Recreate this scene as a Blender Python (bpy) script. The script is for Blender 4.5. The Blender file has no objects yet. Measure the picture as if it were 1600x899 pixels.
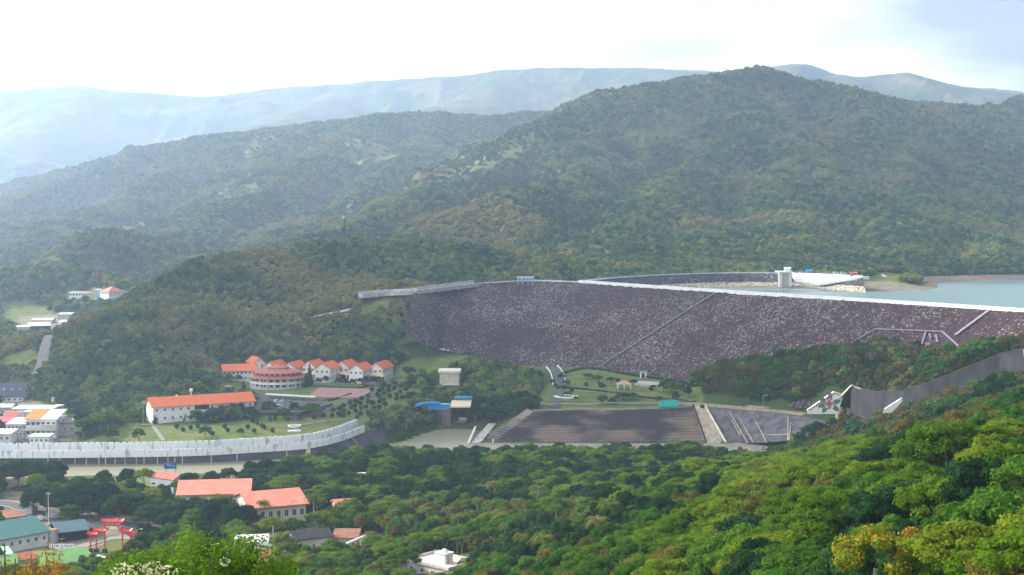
import bpy, math, random
import numpy as np
from mathutils import Matrix, Vector
random.seed(7); RNG = np.random.default_rng(11)
S = bpy.context.scene
# ------------------------------------------------------------------ camera, sky, sun, exposure
CZ, F, PITCH = 117.0, 2200.0, math.atan(104.5/2200.0)
cd = bpy.data.cameras.new("camera"); cam = bpy.data.objects.new("camera", cd); S.collection.objects.link(cam)
cam.location = (0, 0, CZ); cam.rotation_euler = (math.pi/2-PITCH, 0, 0)
cd.sensor_width = 36.0; cd.lens = 36.0*F/1600.0; cd.clip_start = 0.5; cd.clip_end = 60000
S.camera = cam
SUN_AZ, SUN_EL = -62.0, 27.0            # degrees left of the view, above the horizon
sl = bpy.data.lights.new("sun", 'SUN'); so = bpy.data.objects.new("sun", sl); S.collection.objects.link(so)
sl.energy = 5.0; sl.angle = math.radians(1.2); sl.color = (1.0, 0.95, 0.86)
_az, _el = math.radians(SUN_AZ), math.radians(SUN_EL)
SUND = Vector((math.sin(_az)*math.cos(_el), math.cos(_az)*math.cos(_el), math.sin(_el)))
so.rotation_euler = SUND.to_track_quat('Z', 'Y').to_euler()
W = bpy.data.worlds.new("World"); S.world = W; W.use_nodes = True
nt = W.node_tree; nt.nodes.clear()
L = nt.links.new
def wn(t, **k):
    n = nt.nodes.new(t)
    for a, b in k.items(): setattr(n, a, b)
    return n
out = wn('ShaderNodeOutputWorld'); bg = wn('ShaderNodeBackground'); sky = wn('ShaderNodeTexSky', sky_type='NISHITA')
sky.sun_disc = False; sky.sun_elevation = _el; sky.sun_rotation = _az; sky.air_density = 1.0; sky.dust_density = 2.5
tc = wn('ShaderNodeTexCoord'); mp = wn('ShaderNodeMapping'); mp.inputs['Scale'].default_value = (1.0, 1.0, 4.5)
mp.inputs['Location'].default_value = (0.35, 0.0, 0.17)
nz = wn('ShaderNodeTexNoise'); nz.inputs['Scale'].default_value = 2.3; nz.inputs['Detail'].default_value = 7; nz.inputs['Roughness'].default_value = 0.55
rp = wn('ShaderNodeValToRGB'); rp.color_ramp.elements[0].position = 0.40; rp.color_ramp.elements[1].position = 0.62
rp.color_ramp.elements[0].color = (12.5, 12.5, 12.2, 1); rp.color_ramp.elements[1].color = (2.2, 2.38, 2.75, 1)
mx = wn('ShaderNodeMix', data_type='RGBA'); mx.inputs['Factor'].default_value = 0.92
sp = wn('ShaderNodeSeparateXYZ'); gx = wn('ShaderNodeMath', operation='MULTIPLY_ADD'); gx.inputs[1].default_value = 7.0; gx.inputs[2].default_value = -.10
g2_ = wn('ShaderNodeMath', operation='ADD'); L(tc.outputs['Generated'], sp.inputs[0]); xz = wn('ShaderNodeMath', operation='MULTIPLY'); L(sp.outputs['X'], xz.inputs[0]); L(sp.outputs['Z'], xz.inputs[1]); L(xz.outputs[0], gx.inputs[0])
L(tc.outputs['Generated'], mp.inputs['Vector']); L(mp.outputs['Vector'], nz.inputs['Vector']); L(nz.outputs['Fac'], g2_.inputs[0]); L(gx.outputs[0], g2_.inputs[1]); L(g2_.outputs[0], rp.inputs['Fac'])
L(sky.outputs['Color'], mx.inputs['A']); L(rp.outputs['Color'], mx.inputs['B']); L(mx.outputs['Result'], bg.inputs['Color'])
bg.inputs['Strength'].default_value = 0.085; L(bg.outputs['Background'], out.inputs['Surface'])
S.view_settings.view_transform = 'Standard'; S.view_settings.look = 'None'; S.view_settings.exposure = 1.15; S.view_settings.gamma = 1
S.view_settings.use_curve_mapping = False
S.render.engine = 'CYCLES'; cy = S.cycles
cy.max_bounces = 4; cy.diffuse_bounces = 2; cy.glossy_bounces = 2; cy.transmission_bounces = 2; cy.transparent_max_bounces = 6; cy.volume_bounces = 1
cy.use_denoising = True; cy.caustics_reflective = False; cy.caustics_refractive = False
# ------------------------------------------------------------------ helpers
def pt(px, py, Y):
    """pixel of the photo + distance along the view -> point"""
    a, b = (px-800)/F, -(py-449.5)/F
    y = math.cos(PITCH)+b*math.sin(PITCH); z = -math.sin(PITCH)+b*math.cos(PITCH)
    return Vector((a*Y/y, Y, CZ+z*Y/y))
def gz(px, py, z):
    """pixel of the photo + height -> point"""
    p = pt(px, py, 1.0); s = (z-CZ)/(p.z-CZ)
    return Vector((p.x*s, s, z))
def topx(X, Y, Z):
    d = Z-CZ; f = Y*math.cos(PITCH)-d*math.sin(PITCH); u = Y*math.sin(PITCH)+d*math.cos(PITCH)
    return 800+F*X/f, 449.5-F*u/f
COL = S.collection
def link(o, parent=None):
    COL.objects.link(o)
    if parent is not None: o.parent = parent
    return o
def tag(o, label=None, cat=None, group=None, kind=None):
    if label: o['label'] = label
    if cat: o['category'] = cat
    if group: o['group'] = group
    if kind: o['kind'] = kind
    return o
def thing(name, label, cat, loc=(0,0,0), rz=0.0, group=None):
    o = bpy.data.objects.new(name, None); o.location = loc; o.rotation_euler = (0,0,rz); o.empty_display_size = 1
    link(o); return tag(o, label, cat, group)
def mesh_np(name, V, Fc, mats, midx=None, smooth=False):
    """V (n,3), Fc list of faces or (m,k) array"""
    me = bpy.data.meshes.new(name); V = np.asarray(V, dtype=np.float32)
    if isinstance(Fc, np.ndarray):
        m, k = Fc.shape; loops = Fc.ravel().astype(np.int32); starts = np.arange(0, m*k, k, dtype=np.int32); tot = np.full(m, k, np.int32)
    else:
        tot = np.array([len(f) for f in Fc], np.int32); m = len(Fc)
        loops = np.array([i for f in Fc for i in f], np.int32); starts = np.concatenate(([0], np.cumsum(tot)[:-1])).astype(np.int32)
    me.vertices.add(len(V)); me.vertices.foreach_set('co', V.ravel())
    me.loops.add(len(loops)); me.loops.foreach_set('vertex_index', loops)
    me.polygons.add(m); me.polygons.foreach_set('loop_start', starts); me.polygons.foreach_set('loop_total', tot)
    me.polygons.foreach_set('use_smooth', np.full(m, bool(smooth)))
    if midx is not None: me.polygons.foreach_set('material_index', np.asarray(midx, np.int32))
    for mt in (mats if isinstance(mats, (list, tuple)) else [mats]): me.materials.append(mt)
    me.update(calc_edges=True); me.validate(); return me
def obj(name, me, parent=None, loc=None, rz=None):
    o = bpy.data.objects.new(name, me); link(o, parent)
    if loc is not None: o.location = loc
    if rz is not None: o.rotation_euler = (0,0,rz)
    return o
class MB:
    def __init__(s): s.v = []; s.f = []; s.m = []; s.mats = []
    def mi(s, mat):
        if mat not in s.mats: s.mats.append(mat)
        return s.mats.index(mat)
    def add(s, vs, fs, mat):
        b = len(s.v); s.v += [tuple(v) for v in vs]; i = s.mi(mat)
        for f in fs: s.f.append([b+k for k in f]); s.m.append(i)
        return s
    def box(s, c, d, mat, rz=0.0, zc=False):
        """c centre of the base, d sizes"""
        x, y, z = d[0]/2, d[1]/2, d[2]; ca, sa = math.cos(rz), math.sin(rz); o = -z/2 if zc else 0
        vs = [(c[0]+ca*a-sa*b, c[1]+sa*a+ca*b, c[2]+h+o) for h in (0, z) for a, b in ((-x,-y),(x,-y),(x,y),(-x,y))]
        return s.add(vs, [(3,2,1,0),(4,5,6,7),(0,1,5,4),(1,2,6,5),(2,3,7,6),(3,0,4,7)], mat)
    def tube(s, a, b, r, mat, n=8, r2=None, caps=True):
        a, b = Vector(a), Vector(b); d = (b-a).normalized(); r2 = r if r2 is None else r2
        u = d.orthogonal().normalized(); w = d.cross(u); vs = []
        for p, q in ((a, r), (b, r2)):
            for k in range(n):
                t = 2*math.pi*k/n; vs.append(p+u*math.cos(t)*q+w*math.sin(t)*q)
        fs = [(k, (k+1) % n, n+(k+1) % n, n+k) for k in range(n)]
        if caps: fs += [tuple(range(n-1,-1,-1)), tuple(range(n, 2*n))]
        return s.add(vs, fs, mat)
    def path(s, pts, r, mat, n=7):
        for a, b in zip(pts[:-1], pts[1:]): s.tube(a, b, r, mat, n)
        return s
    def lathe(s, c, prof, mat, n=32, cap=False):
        vs = [(c[0]+r*math.cos(2*math.pi*k/n), c[1]+r*math.sin(2*math.pi*k/n), c[2]+z) for r, z in prof for k in range(n)]
        fs = [(i*n+k, i*n+(k+1) % n, (i+1)*n+(k+1) % n, (i+1)*n+k) for i in range(len(prof)-1) for k in range(n)]
        return s.add(vs, fs, mat)
    def prism(s, poly, z0, z1, mat):
        n = len(poly); vs = [(x, y, z0) for x, y in poly]+[(x, y, z1) for x, y in poly]
        return s.add(vs, [tuple(range(n-1,-1,-1)), tuple(range(n, 2*n))]+[(k, (k+1) % n, n+(k+1) % n, n+k) for k in range(n)], mat)
    def gable(s, x0, x1, y0, y1, z0, zr, mat, axis='x', th=0.25, over=0.5):
        """two roof slabs; ridge along axis"""
        if axis == 'x':
            ym = (y0+y1)/2; k = (zr-z0)/((y1-y0)/2); ze = z0-over*k; a, b = x0-over, x1+over
            prof = [(y0-over, ze), (ym, zr), (y1+over, ze), (y1+over, ze+th), (ym, zr+th*1.15), (y0-over, ze+th)]
            vs = [(x, p, q) for x in (a, b) for p, q in prof]
        else:
            xm = (x0+x1)/2; k = (zr-z0)/((x1-x0)/2); ze = z0-over*k; a, b = y0-over, y1+over
            prof = [(x0-over, ze), (xm, zr), (x1+over, ze), (x1+over, ze+th), (xm, zr+th*1.15), (x0-over, ze+th)]
            vs = [(p, y, q) for y in (a, b) for p, q in prof]
        fs = [(0,1,4,5),(1,2,3,4),(6,11,10,7),(7,10,9,8),(0,6,7,1),(1,7,8,2),(2,8,9,3),(3,9,10,4),(4,10,11,5),(5,11,6,0)]
        return s.add(vs, fs, mat)
    def build(s, name, parent=None, loc=None, rz=None, smooth=False):
        return obj(name, mesh_np(name, s.v, s.f, s.mats, s.m, smooth), parent, loc, rz)
    def mesh(s, name, smooth=False): return mesh_np(name, s.v, s.f, s.mats, s.m, smooth)
# ------------------------------------------------------------------ materials
MC = {}
def mat(name, col, rough=0.8, col2=None, scale=0.5, bump=0.0, bscale=None, spec=0.3, metal=0.0, detail=5, lo=0.35, hi=0.65, stretch=None):
    """principled with a two-colour noise variation in object/world position"""
    if name in MC: return MC[name]
    m = bpy.data.materials.new(name); m.use_nodes = True; t = m.node_tree; b = t.nodes['Principled BSDF']
    b.inputs['Roughness'].default_value = rough; b.inputs['Specular IOR Level'].default_value = spec; b.inputs['Metallic'].default_value = metal
    g = t.nodes.new('ShaderNodeNewGeometry'); n = t.nodes.new('ShaderNodeTexNoise'); n.inputs['Scale'].default_value = scale; n.inputs['Detail'].default_value = detail
    src = g.outputs['Position']
    if stretch:
        mp_ = t.nodes.new('ShaderNodeMapping'); mp_.inputs['Scale'].default_value = stretch; t.links.new(src, mp_.inputs['Vector']); src = mp_.outputs['Vector']
    t.links.new(src, n.inputs['Vector'])
    r = t.nodes.new('ShaderNodeValToRGB'); c2 = col2 or tuple(c*0.72 for c in col)
    r.color_ramp.elements[0].position = lo; r.color_ramp.elements[1].position = hi
    r.color_ramp.elements[0].color = (*c2, 1); r.color_ramp.elements[1].color = (*col, 1)
    t.links.new(n.outputs['Fac'], r.inputs['Fac']); t.links.new(r.outputs['Color'], b.inputs['Base Color'])
    if bump:
        n2 = t.nodes.new('ShaderNodeTexNoise'); n2.inputs['Scale'].default_value = bscale or scale*4; n2.inputs['Detail'].default_value = 4
        t.links.new(src, n2.inputs['Vector'])
        bp = t.nodes.new('ShaderNodeBump'); bp.inputs['Distance'].default_value = bump; t.links.new(n2.outputs['Fac'], bp.inputs['Height']); t.links.new(bp.outputs['Normal'], b.inputs['Normal'])
    MC[name] = m; return m
def foliage_mat(name, cols, patch=0.02, trans=0.35, brown=None, brown_amt=0.0):
    """leaf colour from a per-tree random ramp, shifted by a broad patch noise in world position"""
    m = bpy.data.materials.new(name); m.use_nodes = True; t = m.node_tree; t.nodes.clear(); N = t.nodes.new; K = t.links.new
    o = N('ShaderNodeOutputMaterial'); oi = N('ShaderNodeObjectInfo'); g = N('ShaderNodeNewGeometry')
    r = N('ShaderNodeValToRGB'); el = r.color_ramp.elements
    while len(el) < len(cols): el.new(0.5)
    for i, c in enumerate(cols): el[i].position = i/(len(cols)-1) if len(cols) > 1 else 0; el[i].color = (*c, 1)
    nz = N('ShaderNodeTexNoise'); nz.inputs['Scale'].default_value = patch; nz.inputs['Detail'].default_value = 3; K(g.outputs['Position'], nz.inputs['Vector'])
    ad = N('ShaderNodeMath'); ad.operation = 'MULTIPLY_ADD'; K(nz.outputs['Fac'], ad.inputs[0]); ad.inputs[1].default_value = 1.5; ad.inputs[2].default_value = -0.75
    a2 = N('ShaderNodeMath'); a2.operation = 'ADD'; K(oi.outputs['Random'], a2.inputs[0]); K(ad.outputs[0], a2.inputs[1]); K(a2.outputs[0], r.inputs['Fac'])
    col = r.outputs['Color']
    if brown:
        n3 = N('ShaderNodeTexNoise'); n3.inputs['Scale'].default_value = 0.006; n3.inputs['Detail'].default_value = 6; n3.inputs['Roughness'].default_value = 0.65; K(g.outputs['Position'], n3.inputs['Vector'])
        mr = N('ShaderNodeMapRange'); mr.inputs['From Min'].default_value = 0.5; mr.inputs['From Max'].default_value = 0.62; mr.inputs['To Max'].default_value = brown_amt
        K(n3.outputs['Fac'], mr.inputs['Value'])
        mm = N('ShaderNodeMix'); mm.data_type = 'RGBA'; K(mr.outputs['Result'], mm.inputs['Factor']); K(col, mm.inputs['A']); mm.inputs['B'].default_value = (*brown, 1); col = mm.outputs['Result']
    # leaf to leaf variation
    wn_ = N('ShaderNodeTexNoise'); wn_.inputs['Scale'].default_value = 0.8; wn_.inputs['Detail'].default_value = 2; K(g.outputs['Position'], wn_.inputs['Vector'])
    m2 = N('ShaderNodeMapRange'); m2.inputs['From Min'].default_value = 0.3; m2.inputs['From Max'].default_value = 0.7; m2.inputs['To Min'].default_value = 0.7; m2.inputs['To Max'].default_value = 1.3; K(wn_.outputs['Fac'], m2.inputs['Value'])
    mu = N('ShaderNodeVectorMath'); mu.operation = 'SCALE'; K(col, mu.inputs[0]); K(m2.outputs['Result'], mu.inputs['Scale'])
    d = N('ShaderNodeBsdfDiffuse'); tr = N('ShaderNodeBsdfTranslucent'); ms = N('ShaderNodeMixShader'); ms.inputs[0].default_value = trans
    K(mu.outputs[0], d.inputs['Color']); K(mu.outputs[0], tr.inputs['Color']); K(d.outputs[0], ms.inputs[1]); K(tr.outputs[0], ms.inputs[2]); K(ms.outputs[0], o.inputs['Surface'])
    MC[name] = m; return m
# ------------------------------------------------------------------ noise
def vnoise(x, y, seed=0):
    xi = np.floor(x).astype(np.int64); yi = np.floor(y).astype(np.int64); fx = x-xi; fy = y-yi
    fx = fx*fx*(3-2*fx); fy = fy*fy*(3-2*fy)
    def h(a, b):
        n = (a*374761393+b*668265263+seed*1442695041) & 0xffffffff; n = ((n ^ (n >> 13))*1274126177) & 0xffffffff
        return ((n ^ (n >> 16)) & 0xffff)/65535.0
    return (h(xi,yi)*(1-fx)+h(xi+1,yi)*fx)*(1-fy)+(h(xi,yi+1)*(1-fx)+h(xi+1,yi+1)*fx)*fy
def fbm(x, y, o=4, seed=0, ridged=False):
    s = 0; a = 0.5; t = 0
    for i in range(o):
        n = vnoise(x*2**i+17.3*i, y*2**i-9.1*i, seed+i)
        s = s+a*((1-np.abs(2*n-1)) if ridged else n); t += a; a *= 0.5
    return s/t
def seg_dist(X, Y, pts):
    """distance to polyline, parameter-interpolated z"""
    D = np.full(X.shape, 1e9); Z = np.zeros(X.shape)
    for a, b in zip(pts[:-1], pts[1:]):
        dx, dy = b[0]-a[0], b[1]-a[1]; l2 = dx*dx+dy*dy+1e-9
        t = np.clip(((X-a[0])*dx+(Y-a[1])*dy)/l2, 0, 1); d = np.hypot(X-a[0]-t*dx, Y-a[1]-t*dy); z = a[2]+t*(b[2]-a[2])
        w = d < D; D = np.where(w, d, D); Z = np.where(w, z, Z)
    return D, Z
def in_poly(PX, PY, poly):
    r = np.zeros(PX.shape, bool); n = len(poly)
    for i in range(n):
        x0, y0 = poly[i]; x1, y1 = poly[(i+1) % n]
        c = ((y0 > PY) != (y1 > PY)) & (PX < (x1-x0)*(PY-y0)/(y1-y0+1e-12)+x0); r ^= c
    return r
# ------------------------------------------------------------------ terrain height field
G = []                                          # ground control points
def g_z(*a):
    for px, py, z in a: G.append(gz(px, py, z))
def g_c(*a, drop=6.5):                          # canopy seen at that pixel and distance; ground lies below the crowns
    for px, py, Y in a: p = pt(px, py, Y); p.z -= drop; G.append(p)
for X, Y, Z in ((0,3,114),(-2,4,114),(2,4,114),(0,8,112.5),(-10,8,112),(10,8,112.5),(-8,22,104),(0,22,105),(9,22,106),(-24,40,91),(-12,40,91),(-5,40,90),(4,40,93),(16,40,98),(30,45,100),
                (-38,70,77),(-15,70,78),(4,70,80),(-45,100,66),(-15,100,68),(8,100,74),(-90,200,34),(-60,200,35),(-25,200,38),(-130,300,11),(-80,300,12),(-30,300,18),
                (-160,380,2),(-110,400,1),(-60,400,2),(-20,400,8),(-300,400,0),(-230,300,9),(-70,100,62),(-40,20,100),(40,20,105),(120,100,92),(200,200,88)): G.append(Vector((X,Y,Z)))
g_c((1620,890,88),(1500,900,95),(1400,890,110),(1200,890,150),(1000,890,210),(880,880,270),(780,870,360),(1600,800,125),(1450,800,135),(1250,800,190),(1100,800,260),(960,800,350),(850,800,430),
    (1600,700,200),(1480,715,190),(1380,740,200),(1250,740,290),(1120,750,390),(1000,745,500),(1600,650,290),(1500,682,300),(1380,704,330),(1280,712,400),(1180,715,520),
    (1800,560,300),(1900,700,150))
g_c((1600,612,380),(1700,585,400),(1530,640,390),(1450,666,400),(1370,688,430),(1300,706,500),(1230,712,560), drop=6.5)
g_z((0,890,0),(200,890,0),(400,880,0),(600,880,0),(0,820,0),(200,820,0),(400,820,0),(600,820,0.5),(700,830,4),(0,770,0),(300,770,0),(500,760,0),(700,740,0),(850,720,0),(1000,722,1),(1100,715,4))
g_z((-200,890,0),(-200,770,0),(-400,800,0),(-300,660,3))
g_z((200,752,-0.6),(400,748,-0.6),(0,750,-0.6),(560,728,-0.6),(640,722,-0.6))
g_z((30,672,4),(150,672,5),(300,676,5),(400,672,5),(500,660,6),(560,650,6),(230,655,6),(320,655,6.5),(420,640,7.5),(520,625,8.5),(600,625,9),(430,612,9),(350,600,10),(480,597,10),(560,597,10),(620,597,10),(650,610,9.5),
    (60,640,4),(30,612,4),(0,640,3),(-100,640,3),(0,560,6),(60,560,6),(-100,560,8),(60,512,12),(0,512,12),(130,462,25),(170,462,27),(0,478,18),(-150,478,20),(90,530,9))
g_z((695,602,9.5),(690,575,18),(665,552,24),(740,600,12),(760,560,20),(820,556,20),(862,572,18),(870,606,14),(800,600,13),(800,630,11.5),(840,634,12),(925,581,18),(1000,592,18),(1090,602,19),(900,610,15.5),(1000,612,15),(1060,615,14.5),
    (950,636,12),(1090,632,12),(1150,636,12.5),(1230,643,12.5),(660,640,6),(640,625,8),(620,645,6),(610,665,3))
g_z((720,668,-4.5),(700,690,-4.5),(780,694,-4.5),(900,694,-4.5),(1000,694,-4.5),(1120,694,-4.5),(640,708,-4.5),(1200,694,-3),(1250,691,1.5),(1275,684,5),(1320,674,9),(1295,662,11.3),(1350,667,12))
g_c((250,432,1150),(300,402,1180),(360,392,1190),(430,387,1200),(480,374,1300),(560,370,1350),(650,374,1360),(750,380,1370),(880,387,1400),(200,467,1050),(150,502,960),(110,560,900),(90,625,850),(120,600,860),
    (300,500,1000),(300,580,880),(400,480,1080),(400,540,1000),(200,600,840),(180,640,800),(500,440,1200),(500,520,1000),(560,545,975),(450,552,980),(600,425,1250),(750,418,1280),(850,428,1300),(330,565,935),(240,520,940))
g_c((655,500,1000),(600,500,1025),(620,470,1055),(560,480,1060),(620,520,1012),(680,530,1010),drop=0)
g_z((545,490,49),(455,507,43.8),(640,546,26),(580,543,25),(350,588,10),(500,600,10),(540,604,9.8),(590,606,9.6),(540,612,9.4),(350,612,9.4),(430,588.5,10),(500,588.5,10),(560,588.5,10),(605,588.5,10),(625,592,10),(565,462,60.5),(660,453,64))
for px, py, Y, z in ((1000,0,1290,64),(1120,0,1340,66),(1220,0,1340,66),(1340,0,1280,67),(1400,0,1250,62),(1440,0,1210,57.5),(960,0,1400,72),(1200,0,1420,72),(1340,0,1420,70),(1440,0,1330,62),
                     (1000,0,1180,46),(1150,0,1200,46),(1300,0,1150,46),(1500,0,1150,42),(1600,0,1300,46),(1500,0,1330,50),(1700,0,1000,40),(1900,0,1300,50),(1500,0,900,42),(1700,0,850,42),(1420,0,1080,44),
                     (1250,0,1000,40),(1100,0,1050,44),(1480,0,1450,60),(1620,0,1460,60),(1800,0,1480,62),(1400,0,1470,62),
                     (950,0,1050,30),(850,0,1060,30),(750,0,1050,28),(700,0,1040,28),(1250,0,860,22),(1400,0,840,30),(1050,0,930,18)):
    p = pt(px, 400, Y); G.append(Vector((p.x, Y, z)))
g_c((1110,603,808),(1130,572,815),(1180,564,815),(1250,548,800),(1330,541,778),(1390,538,765),(1460,556,735),(1530,550,700),(1610,540,672),(1200,600,790),(1300,590,755),(1180,632,785),(1260,630,765),(1400,590,722),(1700,520,640), drop=3.0)
for u, Y, z in ((-0.36,1700,22),(-0.36,2200,30),(-0.28,1500,18),(-0.2,1650,25),(-0.3,2600,35),(-0.15,1900,40),(0,1800,70),(0.1,1700,70),(0.2,1700,65),(0.36,1700,62),(0.5,1700,62),(0.6,1200,50),(-0.6,1500,20),(-0.6,800,8),(-0.6,500,0),(-0.7,300,15),(0,2600,60),(0.4,2600,60),(-.6,2600,40),(0.7,700,80),(0.6,450,90),(-0.28,1300,10)):
    G.append(Vector((u*Y, Y, z)))
for px, Y, z in ((1345,650,18),(1420,610,27),(1500,580,37),(1600,550,48),(1700,540,46),(1340,560,14),(1420,530,26),(1500,490,38),(1600,470,50),(1290,620,2),(1250,660,-3)):
    p = pt(px, 600, Y); G.append(Vector((p.x, Y, z)))
GP = np.array([(p.x/p.y, math.log(p.y), p.z) for p in G])
_A = np.hypot(GP[:,None,0]-GP[None,:,0], GP[:,None,1]-GP[None,:,1]); _n = len(GP)
_M = np.zeros((_n+1, _n+1)); _M[:_n,:_n] = _A-np.eye(_n)*0.002; _M[:_n,_n] = 1; _M[_n,:_n] = 1
_W = np.linalg.solve(_M, np.append(GP[:,2], 0))
def rbf(X, Y):
    u, v = (X/Y).ravel(), np.log(Y).ravel(); z = np.full(u.shape, _W[_n])
    for i in range(_n): z += _W[i]*np.hypot(u-GP[i,0], v-GP[i,1])
    return z.reshape(X.shape)
def R(*a, drop=7.0):
    o = []
    for px, py, Y in a: p = pt(px, py, Y); o.append((p.x, p.y, p.z-drop))
    return o
RIDGES = [   # polyline, slope, rounding, base z
 (R((560,345,4000),(700,250,3700),(850,182,3300),(900,165,3200),(950,148,3100),(1050,125,3000),(1130,112,2900),(1190,105,2850),(1250,118,2850),(1330,132,2800),(1400,150,2900),(1490,163,3000),(1560,161,3200),(1600,147,3300),(1750,120,3400),(1950,130,3300)), .62, 90),
 (R((1140,112,2900),(1165,150,2650),(1200,184,2400),(1260,225,2200),(1330,285,1950),(1390,345,1750),(1430,400,1560)), .56, 40),
 (R((950,148,3100),(900,172,2850),(850,188,2700),(790,226,2500),(715,272,2300),(640,310,2100),(560,350,1900),(470,378,1700)), .54, 40),
 (R((1200,184,2400),(1120,232,2200),(1030,300,1900),(960,365,1600)), .56, 35),
 (R((850,190,2700),(900,235,2400),(935,300,2000),(900,360,1700)), .56, 35),
 (R((640,366,1600),(700,332,1650),(770,303,1700),(830,330,1640),(885,378,1540),(930,415,1470)), .58, 25),
 (R((770,303,1700),(850,285,1900),(930,260,2200)), .58, 25),
 (R((1490,163,3000),(1480,220,2600),(1500,290,2200),(1540,360,1800),(1560,405,1560)), .54, 40),
 (R((1750,120,3400),(1680,220,2700),(1640,320,2000),(1640,400,1600)), .54, 40),
 (R((1330,132,2800),(1360,190,2500),(1420,260,2200),(1460,340,1850)), .56, 35),
 (R((1030,300,1900),(1090,340,1750),(1120,390,1560)), .45, 30),
 (R((1260,225,2200),(1230,290,1950),(1230,350,1700),(1260,400,1530)), .45, 30),
 (R((-300,330,4300),(-100,310,4200),(0,288,4200),(100,262,4100),(200,235,4100),(300,212,4000),(400,200,4000),(500,190,3900),(600,178,3800),(650,172,3800),(700,178,3800),(760,181,3800),(820,172,3900),(900,180,4000),(1000,190,4200)), .60, 80),
 (R((600,178,3800),(540,225,3400),(440,275,3000),(330,330,2600),(260,385,2200),(200,420,1950)), .50, 45),
 (R((690,178,3800),(640,235,3300),(570,285,2850),(500,335,2450),(420,372,2100)), .52, 45),
 (R((400,200,4000),(280,262,3500),(160,318,3000),(60,370,2500),(-20,405,2100)), .50, 50),
 (R((200,235,4100),(80,290,3600),(-60,345,3000),(-160,390,2400)), .50, 50),
 (R((500,190,3900),(430,240,3500),(350,290,3100)), .52, 45),
 (R((60,410,1900),(130,370,1900),(190,353,1950),(250,368,1950),(310,402,1900)), .45, 40),
 (R((-200,415,1700),(0,415,1700),(100,412,1650),(180,428,1600),(235,447,1480)), .45, 30),
 (R((-400,150,8200),(0,140,8000),(130,133,8000),(200,142,8000),(320,150,8000),(420,138,7900),(560,128,7800),(700,118,7600),(800,107,7500),(900,104,7500),(1000,104,7400),(1100,110,7300),(1300,118,7300),(1700,150,7300),(2100,140,7300)), .42, 150, ),
 (R((130,133,8000),(60,200,6900),(0,240,6000)), .4, 100), (R((560,128,7800),(480,170,6800),(380,200,6000)), .4, 100), (R((800,107,7500),(740,150,6600),(640,175,5800)), .4, 100),
 (R((1130,122,6300),(1180,106,6300),(1225,99,6300),(1265,98,6300),(1310,115,6200),(1350,118,6200),(1420,111,6200),(1470,125,6200),(1530,138,6200),(1590,147,6200),(1700,165,6300),(1900,200,6300)), .45, 90),
]
# ------------------------------------------------------------------ main dam body: crest line and toe line (world points)
DAM_C = [gz(648,455.5,64), gz(700,447.5,66), gz(750,443.5,67.5), gz(830,439,69), gz(905,441.5,69), gz(1100,455,69), gz(1350,471,69), gz(1600,487.5,69)]
DAM_F = [gz(628,518,44), gz(690,551,24), gz(735,560,20), gz(830,573,17), gz(925,583,15), gz(1092,610,15)]
_e = (DAM_C[7]-DAM_C[5])
DAM_F += [DAM_C[6]+Vector((-.845*84,-.534*84,-54)), DAM_C[7]+Vector((-.845*84,-.534*84,-54))]
DAM_C.append(DAM_C[7]+_e*.9); DAM_F.append(DAM_F[7]+_e*.9)
def tri_top(X, Y, tris):
    r = np.full(np.shape(X), -99.0)
    for a, b, c in tris:
        d = (b.y-c.y)*(a.x-c.x)+(c.x-b.x)*(a.y-c.y)
        if abs(d) < 1e-6: continue
        l1 = ((b.y-c.y)*(X-c.x)+(c.x-b.x)*(Y-c.y))/d; l2 = ((c.y-a.y)*(X-c.x)+(a.x-c.x)*(Y-c.y))/d; l3 = 1-l1-l2
        w = (l1 >= -1e-6) & (l2 >= -1e-6) & (l3 >= -1e-6); r = np.where(w, np.maximum(r, l1*a.z+l2*b.z+l3*c.z), r)
    return r
# stone river banks: crest line and foot line
BANKS = {'west_bank': ([gz(*a) for a in ((-250,717,-.6),(0,716,-.6),(150,715,-.6),(300,712.5,-.5),(400,707,-.3),(480,701,.2),(530,690,1.6),(567,676,3.1),(588,668,4.0))],
                       [gz(*a) for a in ((-250,729,-5),(0,729,-5),(150,729,-5),(300,728,-5),(400,722.5,-5),(480,719.5,-5),(545,710,-5),(592,702,-5),(618,692,-5))]),
         'park_bank': ([gz(*a) for a in ((834,643,11.8),(900,641,11.8),(1000,640,11.8),(1085,636,11.8))], [gz(*a) for a in ((770,694,-5),(850,696,-5),(1000,696,-5),(1105,694,-5))]),
         'chute_bank': ([gz(*a) for a in ((1099,636,12),(1160,641,12),(1230,648,12),(1308,658,12))], [gz(*a) for a in ((1132,694,-5),(1190,692,-1.5),(1230,689,2),(1256,686,5))])}
BANK_T = []
for _c, _f2 in BANKS.values():
    for i in range(len(_c)-1): BANK_T += [(_c[i], _c[i+1], _f2[i]), (_c[i+1], _f2[i+1], _f2[i])]
DAM_T = []
for i in range(len(DAM_C)-1): DAM_T += [(DAM_C[i], DAM_C[i+1], DAM_F[i]), (DAM_C[i+1], DAM_F[i+1], DAM_F[i])]
def dam_top(X, Y): return tri_top(X, Y, DAM_T)
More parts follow.
